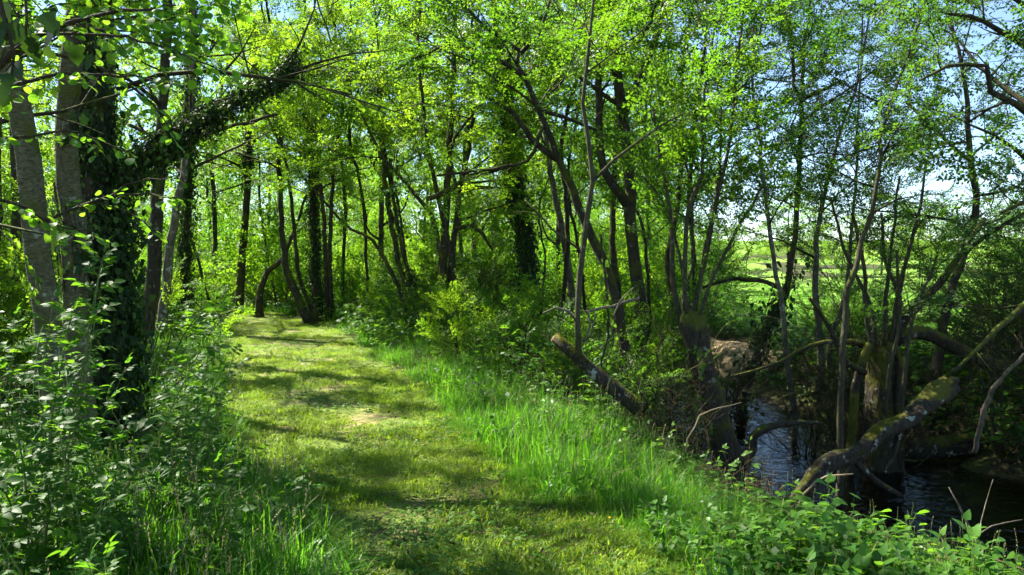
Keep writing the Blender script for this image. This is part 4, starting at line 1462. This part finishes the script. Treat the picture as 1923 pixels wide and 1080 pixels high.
for (lab, loc, h, sp, lf, ns) in SH:
    if lf == 'ivy_bush':
        shrub('shrub', lab, loc, h, sp, 'mid', ns, 1.7, .8)
    else:
        shrub('shrub', lab, loc, h, sp, lf, ns, 1.4, .62)
TW = [('tangle of bare brown twigs over the water beside the coppice stump', (6.6, 10.6), 1.6, 1.2), ('tangle of bare brown twigs on the far bank under the right border', (7.4, 10.6), 1.9, 1.6),
      ('tangle of bare twigs between the sawn log and the pollard', (1.75, 8.6), 1.3, 1.0), ('tangle of bare twigs behind the thin smooth sapling', (5.6, 13.2), 1.2, .8),
      ('tangle of bare twigs under the arching mossy limb', (5.2, 12.2), 1.1, .9), ('tangle of bare twigs low in the wood behind the forked trunks', (-0.6, 17.2), 2.0, 1.6)]
for (lab, loc, h) in [('slender leafy shoots screening the meadow behind the pale stream trunk', (7.0, 16.2), 3.4), ('slender leafy shoots screening the meadow behind the coppice stump', (10.4, 15.0), 3.6), ('slender leafy shoots on the far bank between stump and right tree', (8.6, 12.6), 3.4),
                       ('slender leafy shoots closing the gap below the dark right tree', (8.7, 14.3), 3.6), ('slender leafy shoots on the meadow edge far behind the fallen log', (10.9, 17.5), 3.6), ('slender leafy shoots at the meadow edge left of the sandy slope', (5.0, 22.0), 3.6), ('slender leafy shoots at the meadow edge behind the sandy slope', (9.0, 20.5), 3.2), ('slender leafy shoots by the right border above the fallen log', (9.6, 13.0), 3.6),
                       ('slender leafy shoots at the meadow edge behind the arching limb', (12.4, 18.0), 3.4)]:
    shrub('sapling_clump', lab, loc, h, 1.5, 'cool', 9, .55, .8, cat='shrub', bark='shoot')
TW += [('thin brown tangle of stems crowding round the coppice stump', (5.15, 10.9), 2.1, 1.0), ('thin brown tangle of stems between the stump and the dark right tree', (7.9, 12.2), 2.2, 1.1),
       ('thin brown tangle of stems beside the thin smooth sapling', (4.35, 11.6), 1.9, .9), ('thin brown tangle of stems hanging above the fallen log', (8.4, 11.6), 2.1, 1.2), ('thin brown tangle of stems on the bank behind the leaning pollard', (3.3, 13.2), 1.7, 1.0)]
for (lab, loc, h, sp) in TW:
    shrub('twig_thicket', lab, loc, h, sp, 'bare', 11, .8, .85, cat='thicket')

ush = [shrub('shrub', 'x', (0, 60), 1.6, 1.5, lf, 9, 1.1, 1.0, far=True) for lf in ('mid', 'lime', 'mid')]
seed('bushes')
us = []
for k in range(2500):
    y = rng.uniform(22.5, 88)
    x = rng.uniform(-.75, .26) * y
    s_, p_ = float(stream_s(x, y)), float(path_s(x, y))
    if abs(s_) < 1.8 or (abs(p_) < 1.6 and y < 26) or (s_ > 2 and x / y > .2):
        continue
    if any((x - a) ** 2 + (y - b) ** 2 < (1.2 + .04 * y) ** 2 for a, b in us):
        continue
    us.append((x, y))
    if len(us) >= 170:
        break
for i, (x, y) in enumerate(us):
    o = ush[i] if i < 3 else copy_tree(ush[i % 3])
    o.location = (x, y, hz(x, y))
    o.rotation_euler = (0, 0, rng.uniform(0, 6.28))
    k = rng.uniform(.7, 1.35) * (.8 + y / 55)
    o.scale = (k, k, k)
    if x / y < -.22:
        tag(o, 'undergrowth bush in the wood past the end of the path', 'shrub', 'bushes in the wood past the path end')
    else:
        tag(o, 'undergrowth bush in the shade behind the middle trunks', 'shrub', 'bushes behind the middle trunks')


# ------------------------------------------------------------------ grass and ground cover
def field(n, ymin, ymax, pad=1.5, pw=1.0, xl=-.72, xr=.72):
    """random ground points, thinning with distance"""
    u = rng.random(n)
    y = ymin * (ymax / ymin) ** (u ** pw)
    x = rng.uniform(0, 1, n) * ((xr - xl) * y + 2 * pad) + xl * y - pad
    return x, y


def lay(name, key, x, y, smin, smax, tilt=.12, dz=-.005, label=None, cat=None):
    n = len(x)
    pos = np.stack([x, y, H(x, y) + dz], 1)
    rot = np.stack([rng.normal(0, tilt, n), rng.normal(0, tilt, n), rng.uniform(0, 6.28, n)], 1)
    o = scatter(name, key, pos, rot, rng.uniform(smin, smax, n))
    return tag(o, label, cat, kind='stuff')


seed('grass')
x, y = field(13000, 2.0, 30, pw=.62)
p = np.abs(path_s(x, y))
k = (p < 1.25 + .2 * noise2(x, y, 2.1)) & (noise2(x, y, 1.3, .7) + .5 * noise2(x, y, 5, 1.7) > -.08 - .5 * smooth((p - .3) / .5))
lay('path_grass', 'turf', x[k], y[k], .7, 1.35, .15, label='short mossy turf and clover covering the sunlit path', cat='grass')
x, y = field(34000, 1.8, 30, pw=.72)
p, s_ = path_s(x, y), stream_s(x, y)
w = .58 + .45 * smooth((y - 5) / 5) + .2 * noise2(x, y, 1.4, .3)
right = (p > w) & (s_ < -3.0 - 1.3 * smooth((9 - y) / 2))
left = (p < -w) & (p > -2.6 - .8 * noise2(x, y, .8, 1))
k = (right | left) & (rng.random(len(x)) < .62 + .45 * noise2(x, y, 1.4, 2.0)) & ~((x > 0) & (y > 8.3) & (p > 2.4))
hgt = np.clip((np.abs(p) - w) / .4, .3, 1) * (0.9 + .35 * noise2(x, y, .9, .4))
n_ = k.sum()
hgt = hgt * np.where(p > 0, 1 - .6 * smooth((s_ + 5.3) / 1.6), 1)
hgt = hgt * np.where((x > .36 * y) & (y < 6.5), .7, 1)
pos = np.stack([x[k], y[k], H(x[k], y[k]) - .01], 1)
o = scatter('tall_grass', 'tall', pos, np.stack([rng.normal(0, .13, n_), rng.normal(0, .13, n_), rng.uniform(0, 6.28, n_)], 1), np.clip(hgt[k], .25, 1.2) * rng.uniform(.7, 1.15, n_))
tag(o, 'long fresh grass along both verges of the path', 'grass', kind='stuff')
x, y = field(36000, 1.8, 34, pw=.9)
p, s_ = path_s(x, y), stream_s(x, y)
k = (np.abs(p) > .95 + .3 * smooth((y - 5) / 5) + .3 * noise2(x, y, 1.7, 1.1)) & (s_ < -3.2) & (rng.random(len(x)) < .30 + .5 * noise2(x, y, 1.3, 3) + .7 * (p < -1.7))
lay('undergrowth', 'herb', x[k], y[k], .45, 1.0, .18, label='leafy green herbs covering the ground beside the path', cat='plants')
x, y = field(26000, 2.2, 22, pw=.9)
p, s_ = path_s(x, y), stream_s(x, y)
k = (np.abs(p) < 2.6) & (s_ < -2.2) & (noise2(x, y, 1.6, 5) > .0 - .35 * (np.abs(p) > 1))
lay('low_herbs', 'lowherb', x[k], y[k], .5, 1.0, .15, label='small clover and plantain leaves scattered in the path turf', cat='plants')
x, y = field(26000, 9, 60, pw=.8)
s_, p = stream_s(x, y), path_s(x, y)
k = ((s_ > 1.8) & (s_ < 5.5) | ((s_ < -1.8) & (np.abs(p) > 1.4) & (y > 14))) & (((x - 5.4) / .8) ** 2 + ((y - 19.6) / 1.5) ** 2 > 1)
lay('woodland_floor_plants', 'herb', x[k], y[k], .9, 2.0, .2, label='leafy plants carpeting the wood floor and the far bank', cat='plants')
x, y = field(16000, 3, 40, pw=.9)
s_, p = stream_s(x, y), path_s(x, y)
k = (np.abs(p) > 1.5) & (np.abs(s_) > 1.6) & (s_ < 6)
lay('leaf_litter', 'litter', x[k], y[k], .7, 1.4, .1, .005, label='brown dead leaves and twigs on the bank soil', cat='litter')
x, y = field(6000, 16, 70, pw=.8, xl=.05)
s_ = stream_s(x, y)
k = s_ > 4.5
lay('meadow_grass', 'tall', x[k], y[k], .5, .9, .15, label='sunny meadow grass beyond the stream', cat='grass')


# ------------------------------------------------------------------ foreground plants: every leaf its own part
P3 = [(0.0, 0.0), (0.30, 0.30), (0.68, 0.22), (1.0, 0.0)]
H3 = [(-0.05, 0.10), (0.10, 0.36), (0.55, 0.27), (1.0, 0.0)]
R3 = [(0.0, 0.12), (0.28, 0.44), (0.72, 0.38), (1.0, 0.0)]
I3 = [(-0.06, 0.14), (0.10, 0.46), (0.40, 0.27), (1.0, 0.0)]


def leaf_meshes(name, mat, n, build):
    out = []
    for _ in range(n):
        mb = MB()
        build(mb)
        out.append(mb.mesh(name, [M[mat], M['stalk']]))
    return out


def b_elder(mb):
    r = rng.random()
    tube(mb, np.array([[0, 0, 0], [.07, 0, .006], [.13, 0, 0]]), [.0016, .0013, .001], 3, 1, cap=False)
    for (t, sg) in ((.06, 1), (.06, -1), (.10, 1), (.10, -1)):
        add_leaf(mb, np.array([t, 0, .004]), [.55, sg, rng.uniform(-.25, .1)], jit([0, 0, 1], .15), rng.uniform(.058, .075), P3, .2, .22, 0, r)
    add_leaf(mb, np.array([.13, 0, 0]), [1, 0, -.15], jit([0, 0, 1], .15), .085, P3, .2, .25, 0, r)


def b_single(prof, L, fold=.18, curl=.2):
    def f(mb):
        tube(mb, np.array([[0, 0, 0], [.012, 0, .002], [.02, 0, 0]]), .0012, 3, 1, cap=False)
        add_leaf(mb, np.array([.02, 0, 0]), [1, 0, 0], jit([0, 0, 1], .12), L * rng.uniform(.85, 1.1), prof, fold, curl * rng.uniform(.5, 1.5), 0)
    return f


def b_bramble(mb):
    r = rng.random()
    tube(mb, np.array([[0, 0, 0], [.05, 0, .01]]), .0013, 3, 1, cap=False)
    for k in (-1.15, 0, 1.15):
        add_leaf(mb, np.array([.05, 0, .01]), [math.cos(k), math.sin(k), -.12], jit([0, 0, 1], .15), .062, P3, .2, .2, 0, r)


LM = {'elder': leaf_meshes('elder_leaf', 'elder', 4, b_elder), 'nettle': leaf_meshes('nettle_leaf', 'nettle', 4, b_single(H3, .078)),
      'hazel': leaf_meshes('hazel_leaf', 'hazel', 4, b_single(ROUND, .048)), 'ivy': leaf_meshes('ivy_leaf', 'ivy', 3, b_single(IVYL, .085, .08, .1)),
      'bramble': leaf_meshes('bramble_leaf', 'herb', 4, b_bramble)}


def put_leaf(kind, parent, base, p, d, s=1.0, roll=None, up=(0, 0, 1)):
    o = bpy.data.objects.new('leaf', LM[kind][rng.integers(0, len(LM[kind]))])
    COL.objects.link(o)
    o.parent = parent
    o.location = np.asarray(p) - base
    o.rotation_euler = eul_from_dir(d, rng.normal(0, .3) if roll is None else roll, up)
    o.scale = (s, s, s)
    return o


def plant(name, label, loc, h, kind, nst=1, node=.07, ls=1.0, t0=.12, lean=.15, cat='plant', group=None, rad=.004, whorl=2, leafup=.35, mat='stalk'):
    if group is None:
        seed(label)
    b = np.array([loc[0], loc[1], hz(*loc)])
    root = empty(name, b)
    tag(root, label, cat, group)
    for k in range(nst):
        az = rng.uniform(0, 6.28)
        ln = lean * rng.uniform(.3, 1.6)
        hh = h * rng.uniform(.75, 1.08)
        q = limb_line(b + np.array([*rng.normal(0, .03 * (nst > 1), 2), -.02]), [math.cos(az) * ln, math.sin(az) * ln, 1], hh, .02, .05, .08)
        mb = MB()
        tube(mb, q, np.linspace(rad, rad * .35, len(q)), 5, 0)
        mb.obj('stem', M[mat], root, True, b)
        L = hh
        a = rng.uniform(0, 6.28)
        s = t0 * L
        while s < L:
            t = s / L
            i = min(len(q) - 2, int(t * (len(q) - 1)))
            p = q[i] + (q[i + 1] - q[i]) * (t * (len(q) - 1) - i)
            a += 1.57 + rng.normal(0, .15)
            for m in range(whorl):
                aa = a + m * 6.283 / whorl
                e = rng.uniform(leafup - .4, leafup + .25) + .5 * (t > .88)
                put_leaf(kind, root, b, p, [math.cos(aa), math.sin(aa), e], ls * rng.uniform(.7, 1.15) * (1.1 - .35 * t))
            s += node * rng.uniform(.8, 1.25)
        put_leaf(kind, root, b, q[-1], [.3, .1, 1], ls * .6)
    return root


EL = [((-1.98, 3.25), 1.5, 5, 'tall elder sapling with glossy leaves at the left border'), ((-2.3, 3.9), 1.65, 5, 'elder sapling with pale shoot tips before the leaning grey trunk'),
      ((-1.62, 2.95), .95, 4, 'knee high elder with drooping glossy leaves in the near left corner'), ((-1.9, 4.4), 1.15, 5, 'elder sapling below the ivy wrapped trunk'),
      ((-1.30, 2.75), .6, 4, 'low elder plant at the bottom left of the verge'), ((-2.75, 4.6), 1.4, 5, 'elder sapling in front of the upright grey trunk'),
      ((-1.45, 3.7), .75, 4, 'bushy elder plant in the middle of the left undergrowth'), ((-2.1, 5.3), .9, 4, 'elder plant with sunlit white glints by the ivy trunk foot'),
      ((-1.15, 3.25), .42, 4, 'small elder seedling nearest the shaded path'), ((-2.9, 6.9), .85, 4, 'small leafy elder beside the tuft of long grass on the left verge'),
      ((-2.5, 3.3), 1.2, 4, 'elder sapling cut by the left border below the grey trunk'), ((-1.2, 4.3), .5, 4, 'low elder sprawling at the edge of the path shade'), ((-1.75, 3.6), 1.05, 4, 'elder with upright shoots between the two tallest elders')]
for (loc, h, n, lab) in EL:
    plant('elder', lab, loc, h, 'elder', n, .062, .8, .1, .3, 'shrub', rad=.006)
for (loc, h, n, lab) in [((.15, 9.2), .75, 3, 'elder sapling with pale leaves on the shaded right verge'), ((1.0, 8.6), .8, 3, 'elder sapling with drooping leaves in front of the sawn log'), ((-.5, 10.3), .7, 3, 'elder sapling right of the path by the long grass')]:
    plant('elder', lab, loc, h, 'elder', n, .09, 1.1, .15, .35, 'shrub', rad=.006)
seed('nettles')
for k in range(95):
    loc = (rng.uniform(.8, 2.2), rng.uniform(2.6, 3.8))
    if loc[0] < .30 * loc[1] + .05 or loc[0] > .62 * loc[1]:
        continue
    plant('nettle', 'nettle plant with toothed heart shaped leaves above the dark water', loc, rng.uniform(.2, .5), 'nettle', 1, .055, rng.uniform(.8, 1.25), .2, .12, 'nettle', 'nettles along the near stream bank')
for (loc, lab) in [((1.02, 6.1), 'bramble with broad leaves at the foot of the sawn log'), ((1.3, 5.9), 'bramble with pale new leaves on the bank above the stream'), ((1.15, 6.6), 'bramble sprawling behind the pale leaved bramble'), ((0.7, 6.5), 'bramble at the upper edge of the long bank grass'), ((1.6, 5.4), 'bramble leaning toward the fern'), ((.75, 7.25), 'bramble covering the middle of the sawn log'), ((.35, 7.0), 'bramble among tall grass below the sawn log end'), ((1.15, 7.3), 'bramble behind the sawn log near the bare twigs')]:
    plant('bramble', lab, loc, .55, 'bramble', 4, .08, 1.0, .15, .7, 'bramble', whorl=1, mat='shoot')


def fern(label, loc, nf, L):
    b = np.array([loc[0], loc[1], hz(*loc)])
    root = empty('fern', b)
    tag(root, label, 'fern')
    for k in range(nf):
        az = k * 6.283 / nf + rng.normal(0, .2)
        d = np.array([math.cos(az) * .55, math.sin(az) * .55, 1])
        n = 18
        q = [b.copy()]
        d = unit(d)
        ll = L * rng.uniform(.8, 1.1)
        for i in range(n):
            d = unit(d + np.array([math.cos(az) * .055, math.sin(az) * .055, -.07 - .004 * i]))
            q.append(q[-1] + d * ll / n)
        q = np.array(q)
        mb = MB()
        tube(mb, q, np.linspace(.003, .001, len(q)), 3, 1, cap=False)
        for i in range(3, n):
            t = i / n
            e = unit(q[i + 1] - q[i])
            sd = unit(np.cross(e, [0, 0, 1]))
            nr = np.cross(sd, e)
            w = .17 * ll / .6 * math.sin(math.pi * min(1, .22 + .8 * t)) ** .8
            for sg in (1, -1):
                add_leaf(mb, q[i], sd * sg + e * .25, nr, w, [(0, .08), (.35, .11), (.7, .07), (1, 0)], .1, .25, 0, .5 + .2 * rng.normal())
        mb.obj('frond', [M['fern'], M['stalk']], root, False, b)


fern('bright fern with arching fronds on the bank edge', G(1335, 905), 8, .55)
fern('small fern between the nettles and the bent branch', G(1395, 930), 6, .4)


def leafy_twigs(name, label, lines, kind, cat, bark='twig', gap=.045, ls=1.0, hang=False):
    seed(label)
    first = P(*lines[0][0][:3])
    base = first.copy()
    root = empty(name, base)
    tag(root, label, cat)
    for ln in lines:
        q, par = resample([P(*a[:3]) for a in ln], .06)
        q[1:-1] += rng.normal(0, .006, (len(q) - 2, 3))
        r = np.interp(par, np.linspace(0, 1, len(ln)), [a[3] / FPX * a[2] * .5 for a in ln])
        mb = MB()
        tube(mb, q, r, 5, 0)
        for i in range(3, len(q) - 1, 1):
            if rng.random() > .06 / gap * .55:
                continue
            e = unit(q[i + 1] - q[i])
            sd = unit(np.cross([0, 0, 1], e) + 1e-6) * (1 if i % 2 else -1)
            tw = limb_line(q[i], unit(e + sd * .9 + np.array([0, 0, rng.uniform(-.4, .2)])), rng.uniform(.05, .28), -.03, .15, .05)
            tube(mb, tw, np.linspace(.0025, .001, len(tw)), 3, 0, cap=False)
            for j in range(1, len(tw)):
                dd = unit(tw[j] - tw[j - 1])
                s2 = unit(np.cross([0, 0, 1], dd) + 1e-6) * (1 if j % 2 else -1)
                if hang:
                    put_leaf(kind, root, base, tw[j], jit([0, 0, -1], .35), ls * rng.uniform(.7, 1.15), up=(0, -1, .2))
                else:
                    put_leaf(kind, root, base, tw[j], jit(dd * .6 + s2 * .8 + np.array([0, 0, -.3]), .25), ls * rng.uniform(.65, 1.15), rng.normal(0, .45))
        mb.obj('stem', M[bark], root, True, base)
    return root


leafy_twigs('hazel', 'hazel with broad sunlit leaves reaching in from the upper left corner', [[(-260, 560, 3.9, 26), (-120, 250, 3.9, 18), (40, 90, 3.9, 12), (180, 30, 3.9, 8), (330, 10, 3.9, 4)], [(-120, 250, 3.9, 12), (60, 150, 3.9, 8), (200, 140, 3.9, 6), (330, 160, 3.9, 3)],
            [(40, 95, 3.9, 8), (180, 120, 4.0, 6), (290, 200, 4.1, 4), (330, 260, 4.1, 2)], [(-120, 255, 3.9, 8), (30, 260, 4, 6), (150, 250, 4.1, 4), (250, 290, 4.1, 2)], [(-150, 320, 3.9, 10), (20, 380, 4, 6), (120, 430, 4.1, 4), (190, 430, 4.1, 2)],
            [(100, 65, 3.9, 7), (240, 70, 3.9, 5), (360, 110, 3.9, 4), (450, 150, 4.0, 2)]], 'hazel', 'hazel', gap=.034)
leafy_twigs('hazel', 'slim hazel twig with round leaves crossing the ivy wrapped trunk', [[(60, 420, 5.0, 6), (160, 385, 5.0, 6), (240, 365, 5.0, 5), (340, 372, 5.0, 3)], [(180, 380, 5.0, 4), (240, 400, 5.0, 3), (300, 440, 5.0, 2)], [(200, 372, 5.0, 4), (260, 340, 5.0, 3), (330, 330, 5, 2)]], 'hazel', 'hazel', gap=.055)
leafy_twigs('ivy_spray', 'dark ivy spray hanging down in the top left corner', [[(-60, -160, 2.3, 14), (-15, -40, 2.3, 10), (20, 60, 2.3, 8), (22, 140, 2.3, 4)], [(-60, -160, 2.3, 10), (30, -60, 2.35, 8), (52, 20, 2.35, 5), (48, 80, 2.35, 3)], [(-80, 120, 2.3, 8), (-40, 170, 2.3, 6), (-10, 220, 2.3, 3)]], 'ivy', 'ivy', gap=.045, ls=.8, hang=True)


def flower(name, label, loc, h, mat, kind, group=None):
    b = np.array([loc[0], loc[1], hz(*loc)])
    root = empty(name, b)
    tag(root, label, 'flower', group)
    q = np.array([b, b + [.01, 0, h * .6], b + [rng.normal(0, .02), rng.normal(0, .02), h]])
    mb = MB()
    tube(mb, q, [.0016, .0013, .001], 4, 0)
    mb.obj('stalk', M['stalk'], root, True, b)
    e = q[-1]
    if kind == 'cup':
        for k in range(5):
            a = k * 1.2566
            mb = MB()
            add_leaf(mb, e, [math.cos(a), math.sin(a), .55], [-math.cos(a) * .4, -math.sin(a) * .4, 1], .013, R3, .3, -.2)
            mb.obj('petal', M[mat], root, False, b)
    elif kind == 'clock':
        mb = MB()
        for k in range(90):
            d = unit(rng.normal(0, 1, 3))
            tube(mb, np.array([e, e + d * .016]), .0003, 3, 0, cap=False)
            add_leaf4(mb, e + d * .015, d, jit([0, 0, 1], .5), .006, .003)
        mb.obj('seed_head', M[mat], root, False, b)
    else:
        mb = MB()
        for k in range(36):
            a = k * 2.4
            z = .35 + .65 * k / 36
            c = b + (e - b) * z
            add_leaf4(mb, c, [math.cos(a), math.sin(a), .2], [0, 0, 1], .014, .005)
        mb.obj('flower_spike', M[mat], root, False, b)


for i, (px, py) in enumerate([(1133, 1012), (1228, 990), (950, 830), (1660, 1066), (1732, 1072), (595, 985)]):
    flower('buttercup', ['buttercup in the grass near the bottom edge left of the nettles', 'buttercup on the bank grass beside the nettles', 'buttercup in short turf in mid path', 'buttercup among the nettles at the bottom edge', 'buttercup furthest right among the nettles', 'buttercup at the left margin of the path'][i], G(px, py), [.12, .16, .07, .3, .3, .1][i], 'yellow', 'cup')
flower('dandelion', 'white dandelion clock standing above the bank grass', G(950, 800), .3, 'white', 'clock')
for i, (px, py) in enumerate([(398, 850), (520, 885)]):
    flower('bugle', 'small violet bugle spike in the left verge grass', G(px, py), rng.uniform(.09, .12), 'violet', 'spike', 'bugle flowers in the left verge')

tree('hazel_bush', 'bushy hazel beyond the left border with sprays across the grey trunks', [[(-320, 600, 4.8, 30), (-250, 300, 4.8, 24), (-120, 120, 4.8, 18)], [(-330, 600, 5.2, 30), (-200, 350, 5.4, 22), (-60, 150, 5.6, 16)]], cat='hazel', leaf='hazel', n=4, z0=2.2, top=4.2, ll=1.3, dens=.9, spr=.85,
     limbs=[[(-150, 200, 4.8, 12), (0, 120, 4.9, 9), (120, 60, 5, 6), (260, 30, 5, 4), {'dens': 1.1, 't0': .3}], [(-120, 250, 5.4, 12), (60, 220, 5.4, 8), (220, 180, 5.4, 5), (300, 150, 5.4, 3), {'dens': 1.0, 't0': .35}], [(-150, 380, 5.3, 10), (-20, 420, 5.0, 7), (80, 440, 4.9, 4), {'dens': .9, 't0': .3}]])
LM['vine'] = leaf_meshes('vine_leaf', 'herb', 3, b_single(IVYL, .05, .08, .1))
leafy_twigs('ivy_vine', 'thin pale ivy vine hanging straight down behind the sawn log', [[(1128, 440, 8.2, 5), (1138, 540, 8.2, 5), (1142, 620, 8.2, 5), (1130, 690, 8.2, 4), (1150, 740, 8.2, 3)], [(1142, 600, 8.2, 3), (1152, 640, 8.1, 3), (1138, 690, 8.1, 2)]], 'vine', 'ivy', gap=.05, ls=1.0, hang=True)
leafy_twigs('ivy_vine', 'ivy vine climbing the water side of the leaning pollard', [[(1345, 840, 9.1, 5), (1330, 770, 9.1, 5), (1322, 700, 9.1, 4), (1316, 650, 9.1, 3)]], 'vine', 'ivy', gap=.05, ls=1.0, hang=True)

seed('path litter')
x, y = field(2600, 2.4, 24, pw=.9)
k = np.abs(path_s(x, y)) < 1.6
lay('path_litter', 'litter', x[k], y[k], .4, .8, .1, .03, label='scattered dead leaves and twigs on the path turf', cat='litter')
